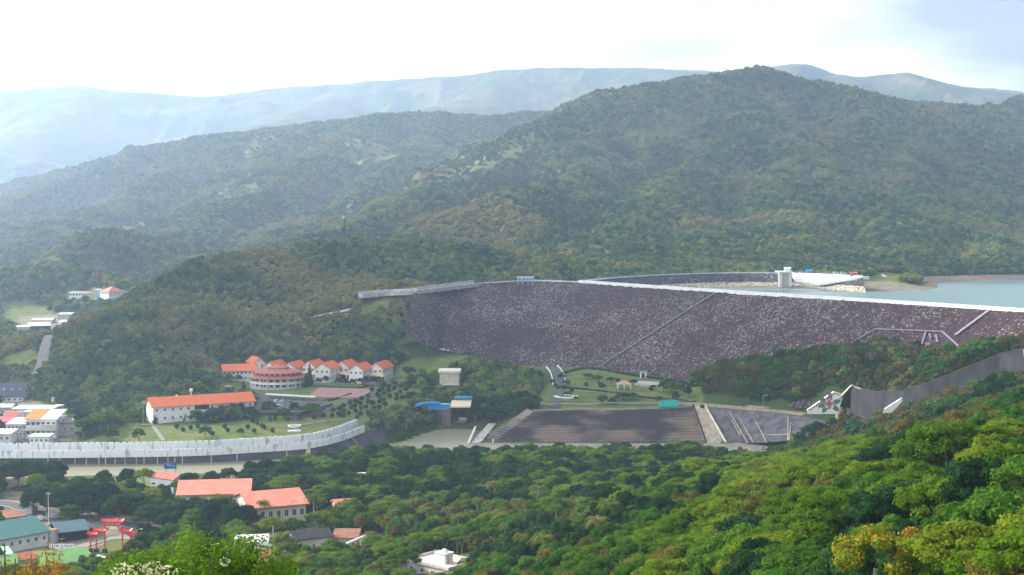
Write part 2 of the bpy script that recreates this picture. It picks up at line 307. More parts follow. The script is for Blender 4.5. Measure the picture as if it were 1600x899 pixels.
def height(X, Y):
    b = rbf(X, Y); X0, Y0 = X, Y
    w = np.clip((Y-1250)/600, 0, 1)*14*np.clip((6200-Y)/2000, .12, 1)
    X = X+w*4*(fbm(X/420, Y/420, 3, 3)-.5); Y2 = Y+w*4*(fbm(X/420, Y/420, 3, 9)-.5)
    m = np.full(X.shape, -50.0)
    for rd in RIDGES:
        pts, s, r = rd[:3]
        D, Z = seg_dist(X, Y2, pts)
        gul = np.clip(D/260, 0, 1)*(fbm(X/240, Y2/240, 4, 21, True)-.74)*np.clip(Y/8.5, 0, 300)*np.clip((6800-Y)/1800, .35, 1)
        m = np.maximum(m, Z-s*(np.sqrt(D*D+r*r)-r)+gul)
    m = m+np.clip((Y-1300)/700, 0, 1)*(fbm(X/60, Y2/60, 3, 5)-.5)*10
    k = 14.0; h = np.clip(.5+.5*(m-b)/k, 0, 1); H = m*h+b*(1-h)+k*h*(1-h)*np.where(Y > 1300, 1, 0)
    H = np.where(Y0 < 1380, np.where(m > b+8, H, b), H)
    # river bed and stilling basin
    D, _ = seg_dist(X0, Y0, RIVER); rw = np.interp(X0, [-320,-120,-90,-60,-30], [22,22,20,18,16])
    H = np.minimum(H, np.where(D < rw, -5.5, -5.5+(D-rw)*0.65))
    dt = dam_top(X0, Y0); H = np.where((dt > -50) & (X0/Y0 < .125), np.minimum(H, dt-1.2), H)
    dt = tri_top(X0, Y0, BANK_T); H = np.where(dt > -50, np.minimum(H, dt-.6), H)
    return H
def _rv(px, py): p = gz(px, py, -4); return (p.x, p.y, 0)
RIVER = [(-700,668,0)]+[_rv(*a) for a in ((-300,742),(0,742),(120,738),(260,736),(400,732),(480,726),(560,715),(625,703),(680,692),(710,678))]
def H1(x, y): return float(height(np.array([[x]], float), np.array([[y]], float))[0,0])
def on(px, py, z0=None):
    """the point of the ground seen at that pixel: march the sight line until it meets the ground"""
    Y = np.exp(np.linspace(math.log(300), math.log(3000), 900)); p1 = pt(px, py, 1.0); X = p1.x*Y; Z = CZ+(p1.z-CZ)*Y; h = height(X[None], Y[None])[0]
    if z0 is not None:
        Ye = (z0-CZ)/(p1.z-CZ); w = np.abs(Y-Ye) < Ye*.13; d = np.where(w, h-Z, -1)
        k = int(np.argmax(d > 0)) if (d > 0).any() else int(np.argmin(np.where(w, np.abs(h-Z), 1e9)))
    else: k = int(np.argmax(h > Z))
    return Vector((X[k], Y[k], h[k]))
# ------------------------------------------------------------------ terrain mesh
NU, NV = 780, 900
us = np.linspace(-0.72, 0.72, NU); ys = np.exp(np.concatenate([np.linspace(math.log(4), math.log(440), 130, endpoint=False), np.linspace(math.log(440), math.log(1500), 380, endpoint=False), np.linspace(math.log(1500), math.log(9500), NV-510)]))
UU, YY = np.meshgrid(us, ys); XX = UU*YY
HH = height(XX, YY)
LAKE_Z, RIV_Z = 57.0, -4.0
def sample_h(X, Y):
    """bilinear lookup in the finished grid"""
    u = np.clip((X/Y-us[0])/(us[1]-us[0]), 0, NU-1.001); v = np.clip(np.interp(Y, ys, np.arange(NV)), 0, NV-1.001)
    i, j = u.astype(int), v.astype(int); fu, fv = u-i, v-j
    return (HH[j,i]*(1-fu)+HH[j,i+1]*fu)*(1-fv)+(HH[j+1,i]*(1-fu)+HH[j+1,i+1]*fu)*fv
def terrain_mat():
    m = bpy.data.materials.new("ground_cover"); m.use_nodes = True; t = m.node_tree; b = t.nodes['Principled BSDF']; N = t.nodes.new; K = t.links.new
    b.inputs['Roughness'].default_value = 1; b.inputs['Specular IOR Level'].default_value = 0.05
    g = N('ShaderNodeNewGeometry')
    def noise(s, d=5, r=.6):
        n = N('ShaderNodeTexNoise'); n.inputs['Scale'].default_value = s; n.inputs['Detail'].default_value = d; n.inputs['Roughness'].default_value = r; K(g.outputs['Position'], n.inputs['Vector']); return n.outputs['Fac']
    def ramp(f, *st):
        r = N('ShaderNodeValToRGB'); e = r.color_ramp.elements
        while len(e) < len(st): e.new(.5)
        for i, (p, c) in enumerate(st): e[i].position = p; e[i].color = (*c, 1)
        K(f, r.inputs['Fac']); return r.outputs['Color']
    forest = ramp(noise(.004, 8, .7), (.36,(.022,.05,.015)), (.5,(.06,.085,.026)), (.58,(.15,.125,.06)), (.68,(.05,.075,.024)))
    grass = ramp(noise(.09, 6, .7), (.3,(.075,.12,.025)), (.5,(.12,.155,.04)), (.62,(.18,.165,.07)), (.75,(.10,.135,.035)))
    at = N('ShaderNodeAttribute'); at.attribute_name = 'grass'
    mx = N('ShaderNodeMix'); mx.data_type = 'RGBA'; K(at.outputs['Fac'], mx.inputs['Factor']); K(forest, mx.inputs['A']); K(grass, mx.inputs['B'])
    a2 = N('ShaderNodeAttribute'); a2.attribute_name = 'dirt'
    dirt = ramp(noise(.12, 6, .7), (.35,(.17,.14,.10)), (.65,(.27,.24,.18)))
    m2 = N('ShaderNodeMix'); m2.data_type = 'RGBA'; K(a2.outputs['Fac'], m2.inputs['Factor']); K(mx.outputs['Result'], m2.inputs['A']); K(dirt, m2.inputs['B'])
    K(m2.outputs['Result'], b.inputs['Base Color'])
    bp = N('ShaderNodeBump'); bp.inputs['Distance'].default_value = 1.2; K(noise(.35, 6, .7), bp.inputs['Height']); K(bp.outputs['Normal'], b.inputs['Normal'])
    return m
idx = np.arange(NU*NV).reshape(NV, NU)
FC = np.stack([idx[:-1,:-1], idx[:-1,1:], idx[1:,1:], idx[1:,:-1]], -1).reshape(-1, 4)
me = mesh_np("terrain", np.stack([XX, YY, HH], -1).reshape(-1, 3), FC, terrain_mat(), smooth=True)
_d = HH-CZ; _f = YY*math.cos(PITCH)-_d*math.sin(PITCH); _u = YY*math.sin(PITCH)+_d*math.cos(PITCH)
TPX, TPY = 800+F*XX/_f, 449.5-F*_u/_f
# lawns and open ground (pixel outline on the ground, distance range)
LAWN = [([(120,692),(205,662),(237,662),(330,662),(400,655),(420,640),(500,628),(560,612),(600,612),(655,600),(660,625),(640,640),(590,655),(560,668),(480,684),(380,692)],650,960),
        ([(340,600),(350,575),(430,590),(620,596),(640,612),(500,612),(480,622),(345,622)],820,960),
        ([(828,642),(850,606),(872,590),(925,576),(1000,590),(1098,600),(1098,640)],760,980),
        ([(590,596),(645,560),(735,556),(720,575),(700,590),(650,600),(625,600)],880,1060), ([(862,586),(900,572),(930,575),(930,585)],860,1100),
        ([(560,480),(600,466),(680,462),(620,475),(570,500)],950,1100),
        ([(140,766),(140,748),(300,748),(430,750),(430,762),(270,764)],560,660), ([(0,880),(0,830),(120,800),(215,830),(220,870),(120,899),(0,905)],440,600),
        ([(0,560),(50,545),(60,560),(45,575),(0,580)],900,1300), ([(0,470),(0,500),(40,520),(110,500),(60,480)],1100,2000), ([(1380,425),(1420,430),(1400,445),(1340,440)],1150,1400)]
DIRT = [([(0,765),(45,768),(60,790),(200,805),(330,830),(300,850),(180,842),(100,880),(0,860)],440,640), ([(1430,432),(1600,428),(1600,440),(1430,440)],1300,1480), ([(1330,440),(1400,440),(1445,448),(1440,458),(1330,456)],1100,1300),
        ([(440,850),(470,835),(600,835),(600,870),(450,880)],440,560), ([(0,625),(50,625),(95,640),(118,664),(120,690),(0,690)],700,1000), ([(30,495),(110,490),(115,515),(30,520)],1100,1600)]
def mask(L_):
    r = np.zeros(XX.shape, np.float32)
    for poly, a, b in L_: r[in_poly(TPX, TPY, poly) & (YY > a) & (YY < b)] = 1
    return r
GR, DI = mask(LAWN), mask(DIRT)
SUNLIT_BARE = [([(700,285),(715,268),(760,240),(800,218),(850,200),(860,215),(800,248),(760,272),(725,284)],2000,2900),([(868,350),(900,372),(960,398),(1020,412),(1000,425),(900,425),(800,420),(870,395)],1380,1900),([(960,205),(1050,198),(1060,212),(980,222)],2000,2800),([(545,215),(600,225),(620,250),(560,262),(520,245)],2700,3800),([(330,300),(400,285),(420,300),(350,318)],2500,3600)]  # bare dry-grass slopes; their warm sunlight is put into the colour too
GR = np.maximum(GR, mask(SUNLIT_BARE)*.5)
DI = np.maximum(DI, mask(SUNLIT_BARE)*.08)
DI = np.maximum(DI, ((YY > 900) & (YY < 1600) & (XX/YY > .1) & (HH < LAKE_Z+2.2)).astype(np.float32))
for nm, arr in (('grass', GR), ('dirt', DI)):
    a = me.attributes.new(nm, 'FLOAT', 'POINT'); a.data.foreach_set('value', arr.ravel())
tag(obj("terrain", me), kind='structure', label='wooded valley floor and mountain slopes')
# ------------------------------------------------------------------ water
def water_mat(name, col, rough, sc):
    m = bpy.data.materials.new(name); m.use_nodes = True; t = m.node_tree; b = t.nodes['Principled BSDF']
    b.inputs['Base Color'].default_value = (*col, 1); b.inputs['Roughness'].default_value = rough; b.inputs['IOR'].default_value = 1.33
    g = t.nodes.new('ShaderNodeNewGeometry'); n = t.nodes.new('ShaderNodeTexNoise'); n.inputs['Scale'].default_value = sc; n.inputs['Detail'].default_value = 4
    bp = t.nodes.new('ShaderNodeBump'); bp.inputs['Distance'].default_value = 0.12; t.links.new(g.outputs['Position'], n.inputs['Vector']); t.links.new(n.outputs['Fac'], bp.inputs['Height']); t.links.new(bp.outputs['Normal'], b.inputs['Normal'])
    return m
def sheet(name, poly, z, m, th=None):
    mb = MB(); mb.add([(x, y, z) for x, y in poly], [tuple(range(len(poly)))], m); return mb
WR = water_mat("silty_river_water", (.26,.25,.16), .22, .25); WL = water_mat("reservoir_water", (.17,.25,.245), .3, .12)
tag(sheet("river", [(-900,560),(-60,560),(60,700),(60,860),(-120,860),(-300,780),(-900,760)], RIV_Z, WR).build("river"), kind='structure', label='pale green silty river')
_lk = [(52,1096),(273,740),(430,500),(1100,500),(1100,1600),(250,1600),(60,1250)]
tag(sheet("lake", _lk, LAKE_Z, WL).build("lake"), kind='structure', label='blue-green reservoir behind the dam')
# ------------------------------------------------------------------ haze
hz = bpy.data.materials.new("haze_air"); hz.use_nodes = True; t = hz.node_tree; t.nodes.clear()
o_ = t.nodes.new('ShaderNodeOutputMaterial'); pv = t.nodes.new('ShaderNodeVolumePrincipled')
pv.inputs['Color'].default_value = (.57,.74,1.0,1); pv.inputs['Density'].default_value = HAZE if 'HAZE' in globals() else 1.12e-4; pv.inputs['Anisotropy'].default_value = 0.5
t.links.new(pv.outputs[0], o_.inputs['Volume'])
mb = MB(); mb.box((0, 4200, -90), (13000, 9400, 1350), hz); tag(mb.build("haze"), kind='stuff', label='pale blue haze in the air')
# ------------------------------------------------------------------ foliage shapes
def leaf_cloud(cl, n, size, rng, out=.7, up=.25, shell=.55, asp=.6):
    cl = np.asarray(cl, float); w = (cl[:,3]*cl[:,4]*cl[:,5])**.67; k = rng.choice(len(cl), n, p=w/w.sum())
    d = rng.normal(size=(n,3)); d /= np.linalg.norm(d, axis=1, keepdims=True)
    r = shell+(1-shell)*rng.random(n)**.6
    P = cl[k,:3]+d*cl[k,3:6]*r[:,None]
    nn = d*out+rng.normal(size=(n,3))*.45+np.array([0,0,up]); nn /= np.linalg.norm(nn, axis=1, keepdims=True)
    a = np.cross(nn, rng.normal(size=(n,3))); a /= np.linalg.norm(a, axis=1, keepdims=True)+1e-9; b = np.cross(nn, a)
    s = size*(.6+.8*rng.random(n))[:,None]; V = np.stack([P-a*s, P-b*s*asp+nn*s*.12, P+a*s, P+b*s*asp+nn*s*.12], 1).reshape(-1,3)
    return V, np.arange(4*n).reshape(n,4)
def blob(c, r, rng, amp=.25, sub=2):
    t = (1+5**.5)/2; v = np.array([(-1,t,0),(1,t,0),(-1,-t,0),(1,-t,0),(0,-1,t),(0,1,t),(0,-1,-t),(0,1,-t),(t,0,-1),(t,0,1),(-t,0,-1),(-t,0,1)], float); v /= np.linalg.norm(v[0])
    f = [(0,11,5),(0,5,1),(0,1,7),(0,7,10),(0,10,11),(1,5,9),(5,11,4),(11,10,2),(10,7,6),(7,1,8),(3,9,4),(3,4,2),(3,2,6),(3,6,8),(3,8,9),(4,9,5),(2,4,11),(6,2,10),(8,6,7),(9,8,1)]
    for _ in range(sub-1):
        v = list(map(tuple, v)); mid = {}; g = []
        def m(a, b):
            k = (min(a,b), max(a,b))
            if k not in mid:
                p = (np.array(v[a])+np.array(v[b]))/2; v.append(tuple(p/np.linalg.norm(p))); mid[k] = len(v)-1
            return mid[k]
        for a, b, c_ in f:
            x, y, z = m(a,b), m(b,c_), m(c_,a); g += [(a,x,z),(b,y,x),(c_,z,y),(x,y,z)]
        f = g; v = np.array(v)
    v = v*(1+amp*(rng.random((len(v),1))-.5)); return np.asarray(c)+v*np.asarray(r), f
def crown_clusters(rng, W_, H_, zb, k, dome=1.0, flat=.75):
    cl = []
    for i in range(k):
        a = 2.399*i+rng.random()*.8; q = math.sqrt((i+.5)/k); rr = W_/2*q*(.7+.28*rng.random())
        z = zb+H_*(.3+.6*math.sqrt(max(0, 1-q*q*dome)))*(.66+.5*rng.random()); cr = W_/2*(.17+.2*rng.random())*(1.15 if q < .5 else 1)
        cl.append((rr*math.cos(a), rr*math.sin(a), z-cr*.4, cr, cr, cr*flat))
    return cl
def join(parts):
    V, Fs, M, b = [], [], [], 0
    for v, f, m in parts:
        V.append(np.asarray(v, float)); Fs += [[b+int(i) for i in q] for q in f]; M += [m]*len(f); b += len(v)
    return np.concatenate(V), Fs, M
def crown_mesh(name, cl, n, size, m, rng, core=.72, **k):
    parts = [leaf_cloud(cl, n, size, rng, **k)+(0,)]
    for c in cl:
        if core: parts.append(blob(c[:3], [c[3]*core, c[4]*core, c[5]*core], rng, .35, 1 if n < 900 else 2)+(0,))
    V, Fs, M = join(parts); return mesh_np(name, V, Fs, [m], M)
def trunk_mesh(name, cl, H_, m, rng, r0=.22, nl=7, lean=0):
    mb = MB(); fork = H_*.45; p = Vector((0,0,-.8)); q = Vector((lean+rng.normal()*.2, rng.normal()*.2, fork)); mb.tube(p, q, r0, m, 7, r0*.7)
    for i in rng.choice(len(cl), min(nl, len(cl)), replace=False):
        c = Vector(cl[i][:3]); mid = q.lerp(c, .5)+Vector((0,0,.3+.3*rng.random())); mb.tube(q, mid, r0*.5, m, 5, r0*.32); mb.tube(mid, c, r0*.32, m, 5, r0*.12)
    return mb.mesh(name)
BARK = mat("bark", (.20,.16,.12), .9, (.10,.08,.06), 2.0); BARKP = mat("pale_bark", (.42,.38,.30), .9, (.25,.22,.17), 2.0)
FM = {'dark': foliage_mat("dark_leaves", [(.014,.042,.015),(.022,.064,.019),(.038,.09,.022)], trans=.35),
      'mid': foliage_mat("green_leaves", [(.038,.10,.013),(.06,.15,.016),(.095,.185,.02)], trans=.45),
      'bright': foliage_mat("bright_leaves", [(.07,.14,.011),(.11,.19,.013),(.165,.22,.018)], trans=.45),
      'olive': foliage_mat("olive_leaves", [(.08,.10,.02),(.12,.12,.025),(.17,.13,.035)], trans=.35),
      'bare': foliage_mat("dry_twigs", [(.13,.105,.075),(.17,.135,.10),(.20,.165,.13)], trans=.2),
      'hill': foliage_mat("hillside_leaves", [(.024,.070,.028),(.055,.13,.034),(.12,.19,.042),(.23,.25,.058)], patch=.012, trans=.22, brown=(.34,.29,.11), brown_amt=.62),  # olive-yellow dry tint, also standing in for warm sunlight on the slopes
      'palm': foliage_mat("palm_fronds", [(.08,.125,.025),(.125,.16,.032),(.18,.18,.055)], trans=.4),
      'yellow': foliage_mat("yellow_blossom", [(.30,.19,.02),(.40,.26,.025)], trans=.3)}
PROTO = {}
def mk(kind, nvar, W_, H_, zb, k, n, size, fm, bark=BARK, dome=1.0, flat=.75, core=.72, r0=.22, **kw):
    for v in range(nvar):
        rng = np.random.default_rng(hash_(kind)+v*17); cl = crown_clusters(rng, W_, H_, zb, k, dome, flat)
        PROTO.setdefault(kind, []).append((crown_mesh(kind+"_crown", cl, n, size, FM[fm], rng, core, **kw), trunk_mesh(kind+"_trunk", cl, zb+H_*.3, bark, rng, r0) ))
def hash_(s): return sum(ord(c)*(i+3) for i, c in enumerate(s))
mk('dark_broadleaf', 5, 8.5, 6.0, 2.5, 30, 5600, .21, 'dark')
mk('green_broadleaf', 5, 8.0, 6.2, 2.2, 34, 5600, .20, 'mid')
mk('bright_umbrella', 5, 9.5, 4.6, 4.2, 34, 5600, .19, 'bright', BARKP, .8, .5, .6)
mk('olive_tree', 4, 7.5, 5.6, 2.6, 26, 4200, .19, 'olive', BARKP, 1.0, .7, .55)
mk('bare_tree', 2, 6.5, 5.5, 2.0, 16, 1500, .20, 'bare', BARKP, 1.0, .9, 0, asp=.12, out=.1)
mk('forest', 5, 8.2, 5.5, 1.5, 9, 330, .85, 'hill', shell=.7)
mk('bush', 3, 4.0, 2.6, .0, 7, 260, .42, 'mid')
def link_tree(kind, name, v, p, s, rz, label, group, crown_mat=None, cat='tree'):
    c, tr = PROTO[kind][v % len(PROTO[kind])]
    e = thing(name, label, cat, (p[0], p[1], p[2]), rz, group); e.scale = (s[0], s[1], s[2]) if isinstance(s, tuple) else (s, s, s)
    obj('crown', c, e); obj('trunk', tr, e); return e
# ------------------------------------------------------------------ common materials
CONC = mat("weathered_concrete", (.46,.45,.43), .9, (.26,.25,.24), .35, .05, 1.5, detail=8)
CONCW = mat("pale_concrete", (.74,.74,.74), .8, (.55,.55,.55), .25, detail=7)
TANC = mat("tan_concrete", (.44,.38,.29), .9, (.28,.23,.17), .3, detail=7)
WHITE = mat("white_plaster", (.80,.80,.79), .8, (.66,.66,.67), .22, detail=6, lo=.3, hi=.55)
CREAM = mat("cream_plaster", (.70,.65,.53), .85, (.55,.50,.40), .3)
GREYP = mat("grey_plaster", (.48,.47,.45), .85, (.33,.32,.31), .4)
ORANGE = mat("orange_roof_tiles", (.72,.17,.05), .6, (.58,.12,.04), .9, .04, 6, detail=3)
CORAL = mat("coral_roof_sheets", (.72,.22,.14), .6, (.60,.17,.11), .25, detail=4)
TERRA = mat("terracotta_roof", (.46,.13,.09), .7, (.34,.09,.07), .5)
YELLOW = mat("cream_yellow_awning", (.75,.58,.24), .6, (.66,.50,.20), .5)
BLUE = mat("blue_painted_steel", (.02,.28,.62), .4, (.02,.22,.52), .5)
TURQ = mat("turquoise_panel", (.02,.52,.50), .45, (.02,.45,.43), .5)
LBLUE = mat("light_blue_paint", (.30,.52,.66), .6, (.22,.42,.56), .5)
RED = mat("red_paint", (.66,.035,.03), .45, (.55,.03,.03), .8)
BLACK = mat("black_paint", (.02,.02,.02), .6)
GLASS = mat("window_glass", (.035,.045,.055), .12, (.02,.03,.035), .4, spec=.6)
DARK = mat("dark_interior", (.012,.013,.015), .9)
ASPH = mat("asphalt", (.095,.092,.09), .95, (.065,.063,.062), .2, detail=7)
PAVE = mat("grey_paving", (.25,.235,.215), .95, (.17,.16,.145), .3, detail=7)
PINKP = mat("pink_paving", (.34,.20,.17), .95, (.26,.155,.13), .25, detail=7)
PALEW = mat("road_paint_white", (.75,.75,.72), .7); YLINE = mat("road_paint_yellow", (.62,.42,.05), .7)
STEEL = mat("galvanised_steel", (.42,.43,.44), .45, (.32,.33,.34), .8, metal=.4)
NAVY = mat("navy_roof", (.045,.06,.10), .6, (.03,.042,.07), .6)
TEAL = mat("teal_green_roof", (.045,.17,.15), .55, (.03,.13,.12), .4)
GREENR = mat("green_roof", (.10,.26,.05), .55, (.075,.20,.04), .4)
WROOF = mat("white_metal_roof", (.72,.74,.76), .45, (.60,.62,.64), .4)
BROWNR = mat("rusty_brown_roof", (.30,.13,.075), .8, (.19,.085,.05), .6)
DROOF = mat("charcoal_roof", (.05,.045,.05), .7, (.035,.03,.035), .5)
STONEW = mat("dark_stone_masonry", (.085,.078,.088), .95, (.035,.032,.040), .28, .3, 1.2, detail=9, stretch=(.35,.35,2.6))
def rock_mat(name, base, lite, amount, sc):
    m = bpy.data.materials.new(name); m.use_nodes = True; t = m.node_tree; b = t.nodes['Principled BSDF']; N = t.nodes.new; K = t.links.new
    b.inputs['Roughness'].default_value = .95; b.inputs['Specular IOR Level'].default_value = .15; g = N('ShaderNodeNewGeometry')
    v = N('ShaderNodeTexVoronoi'); v.inputs['Scale'].default_value = sc; K(g.outputs['Position'], v.inputs['Vector'])
    n = N('ShaderNodeTexNoise'); n.inputs['Scale'].default_value = .022; n.inputs['Detail'].default_value = 7; n.inputs['Roughness'].default_value = .65; K(g.outputs['Position'], n.inputs['Vector'])
    sx = N('ShaderNodeSeparateColor'); K(v.outputs['Color'], sx.inputs[0])
    a = N('ShaderNodeMath'); a.operation = 'MULTIPLY_ADD'; K(n.outputs['Fac'], a.inputs[0]); a.inputs[1].default_value = 1.15; K(sx.outputs[0], a.inputs[2])
    r = N('ShaderNodeMapRange'); r.inputs['From Min'].default_value = amount; r.inputs['From Max'].default_value = amount+.16; K(a.outputs[0], r.inputs['Value'])
    r2 = N('ShaderNodeValToRGB'); e = r2.color_ramp.elements; e[0].color = (*[c*.5 for c in base], 1); e[1].color = (*[c*1.5 for c in base], 1); K(sx.outputs[1], r2.inputs['Fac'])
    mx = N('ShaderNodeMix'); mx.data_type = 'RGBA'; K(r.outputs['Result'], mx.inputs['Factor']); K(r2.outputs['Color'], mx.inputs['A']); mx.inputs['B'].default_value = (*lite, 1)
    K(mx.outputs['Result'], b.inputs['Base Color'])
    bp = N('ShaderNodeBump'); bp.inputs['Distance'].default_value = .5; K(v.outputs['Distance'], bp.inputs['Height']); K(bp.outputs['Normal'], b.inputs['Normal']); return m
ROCK = rock_mat("dark_purple_rockfill", (.046,.027,.031), (.26,.22,.215), 1.36, 1.2)
ROCK2 = rock_mat("dark_riprap", (.05,.04,.05), (.26,.24,.26), 1.45, .8)
TANR = rock_mat("tan_riprap", (.30,.25,.17), (.52,.46,.36), 1.15, .6)
# ------------------------------------------------------------------ ribbons and ruled surfaces
def resample(pts, step):
    pts = [Vector(p) for p in pts]; n = len(pts); dense = []
    for i in range(n-1):
        p0, p1, p2, p3 = pts[max(i-1,0)], pts[i], pts[i+1], pts[min(i+2,n-1)]; k = max(2, int((p2-p1).length/step))
        for j in range(k):
            t = j/k; dense.append(.5*((2*p1)+(p2-p0)*t+(2*p0-5*p1+4*p2-p3)*t*t+(3*p1-3*p2+p3-p0)*t**3))
    return dense+[pts[-1]]
def normals2(pts):
    o = []
    for i in range(len(pts)):
        d = pts[min(i+1,len(pts)-1)]-pts[max(i-1,0)]; d.z = 0; d.normalize(); o.append(Vector((d.y, -d.x, 0)))
    return o
def shz(x, y): return float(sample_h(np.array([x]), np.array([y]))[0])
def ribbon_mb(mb, pts, w, m, lift=.12, drape=True, off=0.0, step=3.0, th=.25):
    """flat strip with thickness along a line; off shifts it sideways (right positive)"""
    P = resample(pts, step); Nn = normals2(P); vs = []
    for p, n in zip(P, Nn):
        a, b = p+n*(off-w/2), p+n*(off+w/2); z = max(shz(a.x,a.y), shz(b.x,b.y), shz(p.x,p.y))+lift if drape else p.z+lift
        vs += [(a.x,a.y,z),(b.x,b.y,z),(b.x,b.y,z-th),(a.x,a.y,z-th)]
    fs = []
    for i in range(len(P)-1):
        k, q = 4*i, 4*i+4; fs += [(k,k+1,q+1,q),(k+1,k+2,q+2,q+1),(k+3,k,q,q+3)]
    fs += [(0,3,2,1),(4*len(P)-4,4*len(P)-3,4*len(P)-2,4*len(P)-1)]
    return mb.add(vs, fs, m)
def wall_mb(mb, pts, h, w, m, off=0.0, base=None, step=3.0, drape=False, below=1.0):
    P = resample(pts, step) if step else [Vector(p) for p in pts]; Nn = normals2(P); vs = []
    for p, n in zip(P, Nn):
        a, b = p+n*(off-w/2), p+n*(off+w/2); z = shz(p.x,p.y) if drape else p.z
        vs += [(a.x,a.y,z-below),(b.x,b.y,z-below),(b.x,b.y,z+h),(a.x,a.y,z+h)]
    fs = []
    for i in range(len(P)-1):
        k, q = 4*i, 4*i+4; fs += [(k,k+3,q+3,q),(k+3,k+2,q+2,q+3),(k+2,k+1,q+1,q+2)]
    fs += [(0,1,2,3),(4*len(P)-1,4*len(P)-2,4*len(P)-3,4*len(P)-4)]
    return mb.add(vs, fs, m)
def ruled(name, C, Fo, nu, nv, m, rough=0.0, seed=1, parent=None):
    C = [Vector(p) for p in C]; Fo = [Vector(p) for p in Fo]; n = len(C)-1; g = np.zeros((nv+1, n*nu+1, 3))
    for i in range(n):
        for k in range(nu+(1 if i == n-1 else 0)):
            t = k/nu; a = C[i].lerp(C[i+1], t); b = Fo[i].lerp(Fo[i+1], t)
            for j in range(nv+1): g[j, i*nu+k] = a.lerp(b, j/nv)
    if rough:
        r = rough*(fbm(g[...,0]/1.7+g[...,2]/1.3, g[...,1]/1.7, 3, seed)-.5)*2; r[0] = 0; g[...,2] += r
    id_ = np.arange(g.shape[0]*g.shape[1]).reshape(g.shape[:2])
    f = np.stack([id_[:-1,:-1], id_[1:,:-1], id_[1:,1:], id_[:-1,1:]], -1).reshape(-1,4)
    return obj(name, mesh_np(name, g.reshape(-1,3), f, [m]), parent)
ROADS = []
def road(name, pts, w, m, label, **k):
    ROADS.append(([tuple(p) for p in pts], w/2)); mb = MB(); ribbon_mb(mb, pts, w, m, **k); return tag(mb.build(name), kind='structure', label=label)
# ------------------------------------------------------------------ the dam
dam = thing("rockfill_dam", "long dark purple rockfill dam with a straight white crest wall", "dam", DAM_C[4]); dam_off = Vector(DAM_C[4])
def local(pts, o): return [Vector(p)-Vector(o) for p in pts]
ruled("rock_face", local(DAM_C, dam_off), local(DAM_F, dam_off), 45, 90, ROCK, .9, 3, dam)
mb = MB(); cr = local(DAM_C[4:], dam_off); ribbon_mb(mb, cr, 9.0, CONCW, lift=.25, drape=False, off=-4.2, step=40, th=3.0); mb.build("crest_road", dam)
mb = MB(); wall_mb(mb, cr, 1.7, .5, WHITE, off=.1, step=40)
for p in resample(cr, 6.0): mb.box((p.x, p.y, p.z+.2), (.8,.8,1.9), WHITE)
mb.build("parapet", dam)
mb = MB(); wall_mb(mb, cr, 1.2, .4, WHITE, off=-8.6, step=40); mb.build("parapet", dam)
crl = local(DAM_C[:5], dam_off); mb = MB(); ribbon_mb(mb, crl, 7.5, CONC, lift=.2, drape=False, off=-3.6, step=8, th=2.0); mb.build("crest_road", dam)
mb = MB(); wall_mb(mb, crl, .75, .35, CONCW, off=.1, step=8)
for p in resample(crl, 4.0): mb.box((p.x, p.y, p.z), (.4,.4,1.25), CONCW)
mb.build("guard_rail", dam)
def ondam(px, py):
    Y = np.linspace(500, 1400, 4000); p1 = pt(px, py, 1.0); X = p1.x*Y; Z = CZ+(p1.z-CZ)*Y; h = dam_top(X, Y); k = int(np.argmax((h > Z)))
    return Vector((X[k], Y[k], h[k]))
def strip3(mb, a, b, w, m, up=.6, n=14, th=.6):
    P = [a.lerp(b, i/n) for i in range(n+1)]; d = (b-a).normalized(); s = Vector((d.y,-d.x,0)).normalized()*w/2; vs = []
    for p in P:
        z = max(p.z, float(dam_top(np.array([p.x]), np.array([p.y]))[0]))+up
        for q in (p-s, p+s): vs += [(q.x,q.y,z),(q.x,q.y,z-th)]
    fs = []
    for i in range(n): k = 4*i; fs += [(k,k+2,k+6,k+4),(k+2,k+3,k+7,k+6),(k+1,k,k+4,k+5)]
    return mb.add([Vector(v)-dam_off for v in vs], fs, m)
mb = MB(); strip3(mb, ondam(1116,460), ondam(932,577), 1.5, mat("stair_concrete", (.27,.25,.26), .9, (.19,.175,.18), .5), .9); mb.build("stairway", dam)
mb = MB(); strip3(mb, ondam(1545,487), ondam(1492,526), 2.2, MC["stair_concrete"], .9); mb.build("stairway", dam)
mb = MB()   # drainage ribs on the right end of the face
for a, b in (((1368,516),(1330,538)),((1368,516),(1472,520)),((1472,520),(1500,545)),((1446,521),(1438,548)),((1452,524),(1454,530)),((1462,525),(1465,537))):
    strip3(mb, ondam(*a), ondam(*b), 1.0, MC['stair_concrete'], 1.0, 5)
mb.build("drain_ribs", dam)
# kiosk on the crest
def windows(parent, items, w, h, frame=WHITE, glass=GLASS, name="window", deep=.12):
    """items: (x, y, z, rz) of the window centre in the parent's frame; every window a part sharing one mesh"""
    mb = MB(); t = .12
    mb.box((0,0,-h/2+t), (w-2*t,.06,h-2*t), glass)
    for c, d in (((-w/2+t/2,0,-h/2),(t,deep,h)),((w/2-t/2,0,-h/2),(t,deep,h)),((0,0,-h/2),(w-2*t,deep,t)),((0,0,h/2-t),(w-2*t,deep,t)),((0,0,-h/2+t),(t*.7,deep*.8,h-2*t))): mb.box(c, d, frame)
    m = mb.mesh(name)
    for x, y, z, r in items: obj(name, m, parent, (x,y,z), r)
p = gz(821, 441.5, 69.4); k = thing("crest_kiosk", "small light blue kiosk on stilts beside the dam crest", "kiosk", (p.x, p.y, 69.2), .05)
mb = MB(); mb.box((0,0,1.0), (12.5,4,3.2), LBLUE); mb.build("wall", k); mb = MB(); mb.box((0,0,4.21), (13.3,4.8,.35), WHITE); mb.build("roof", k)
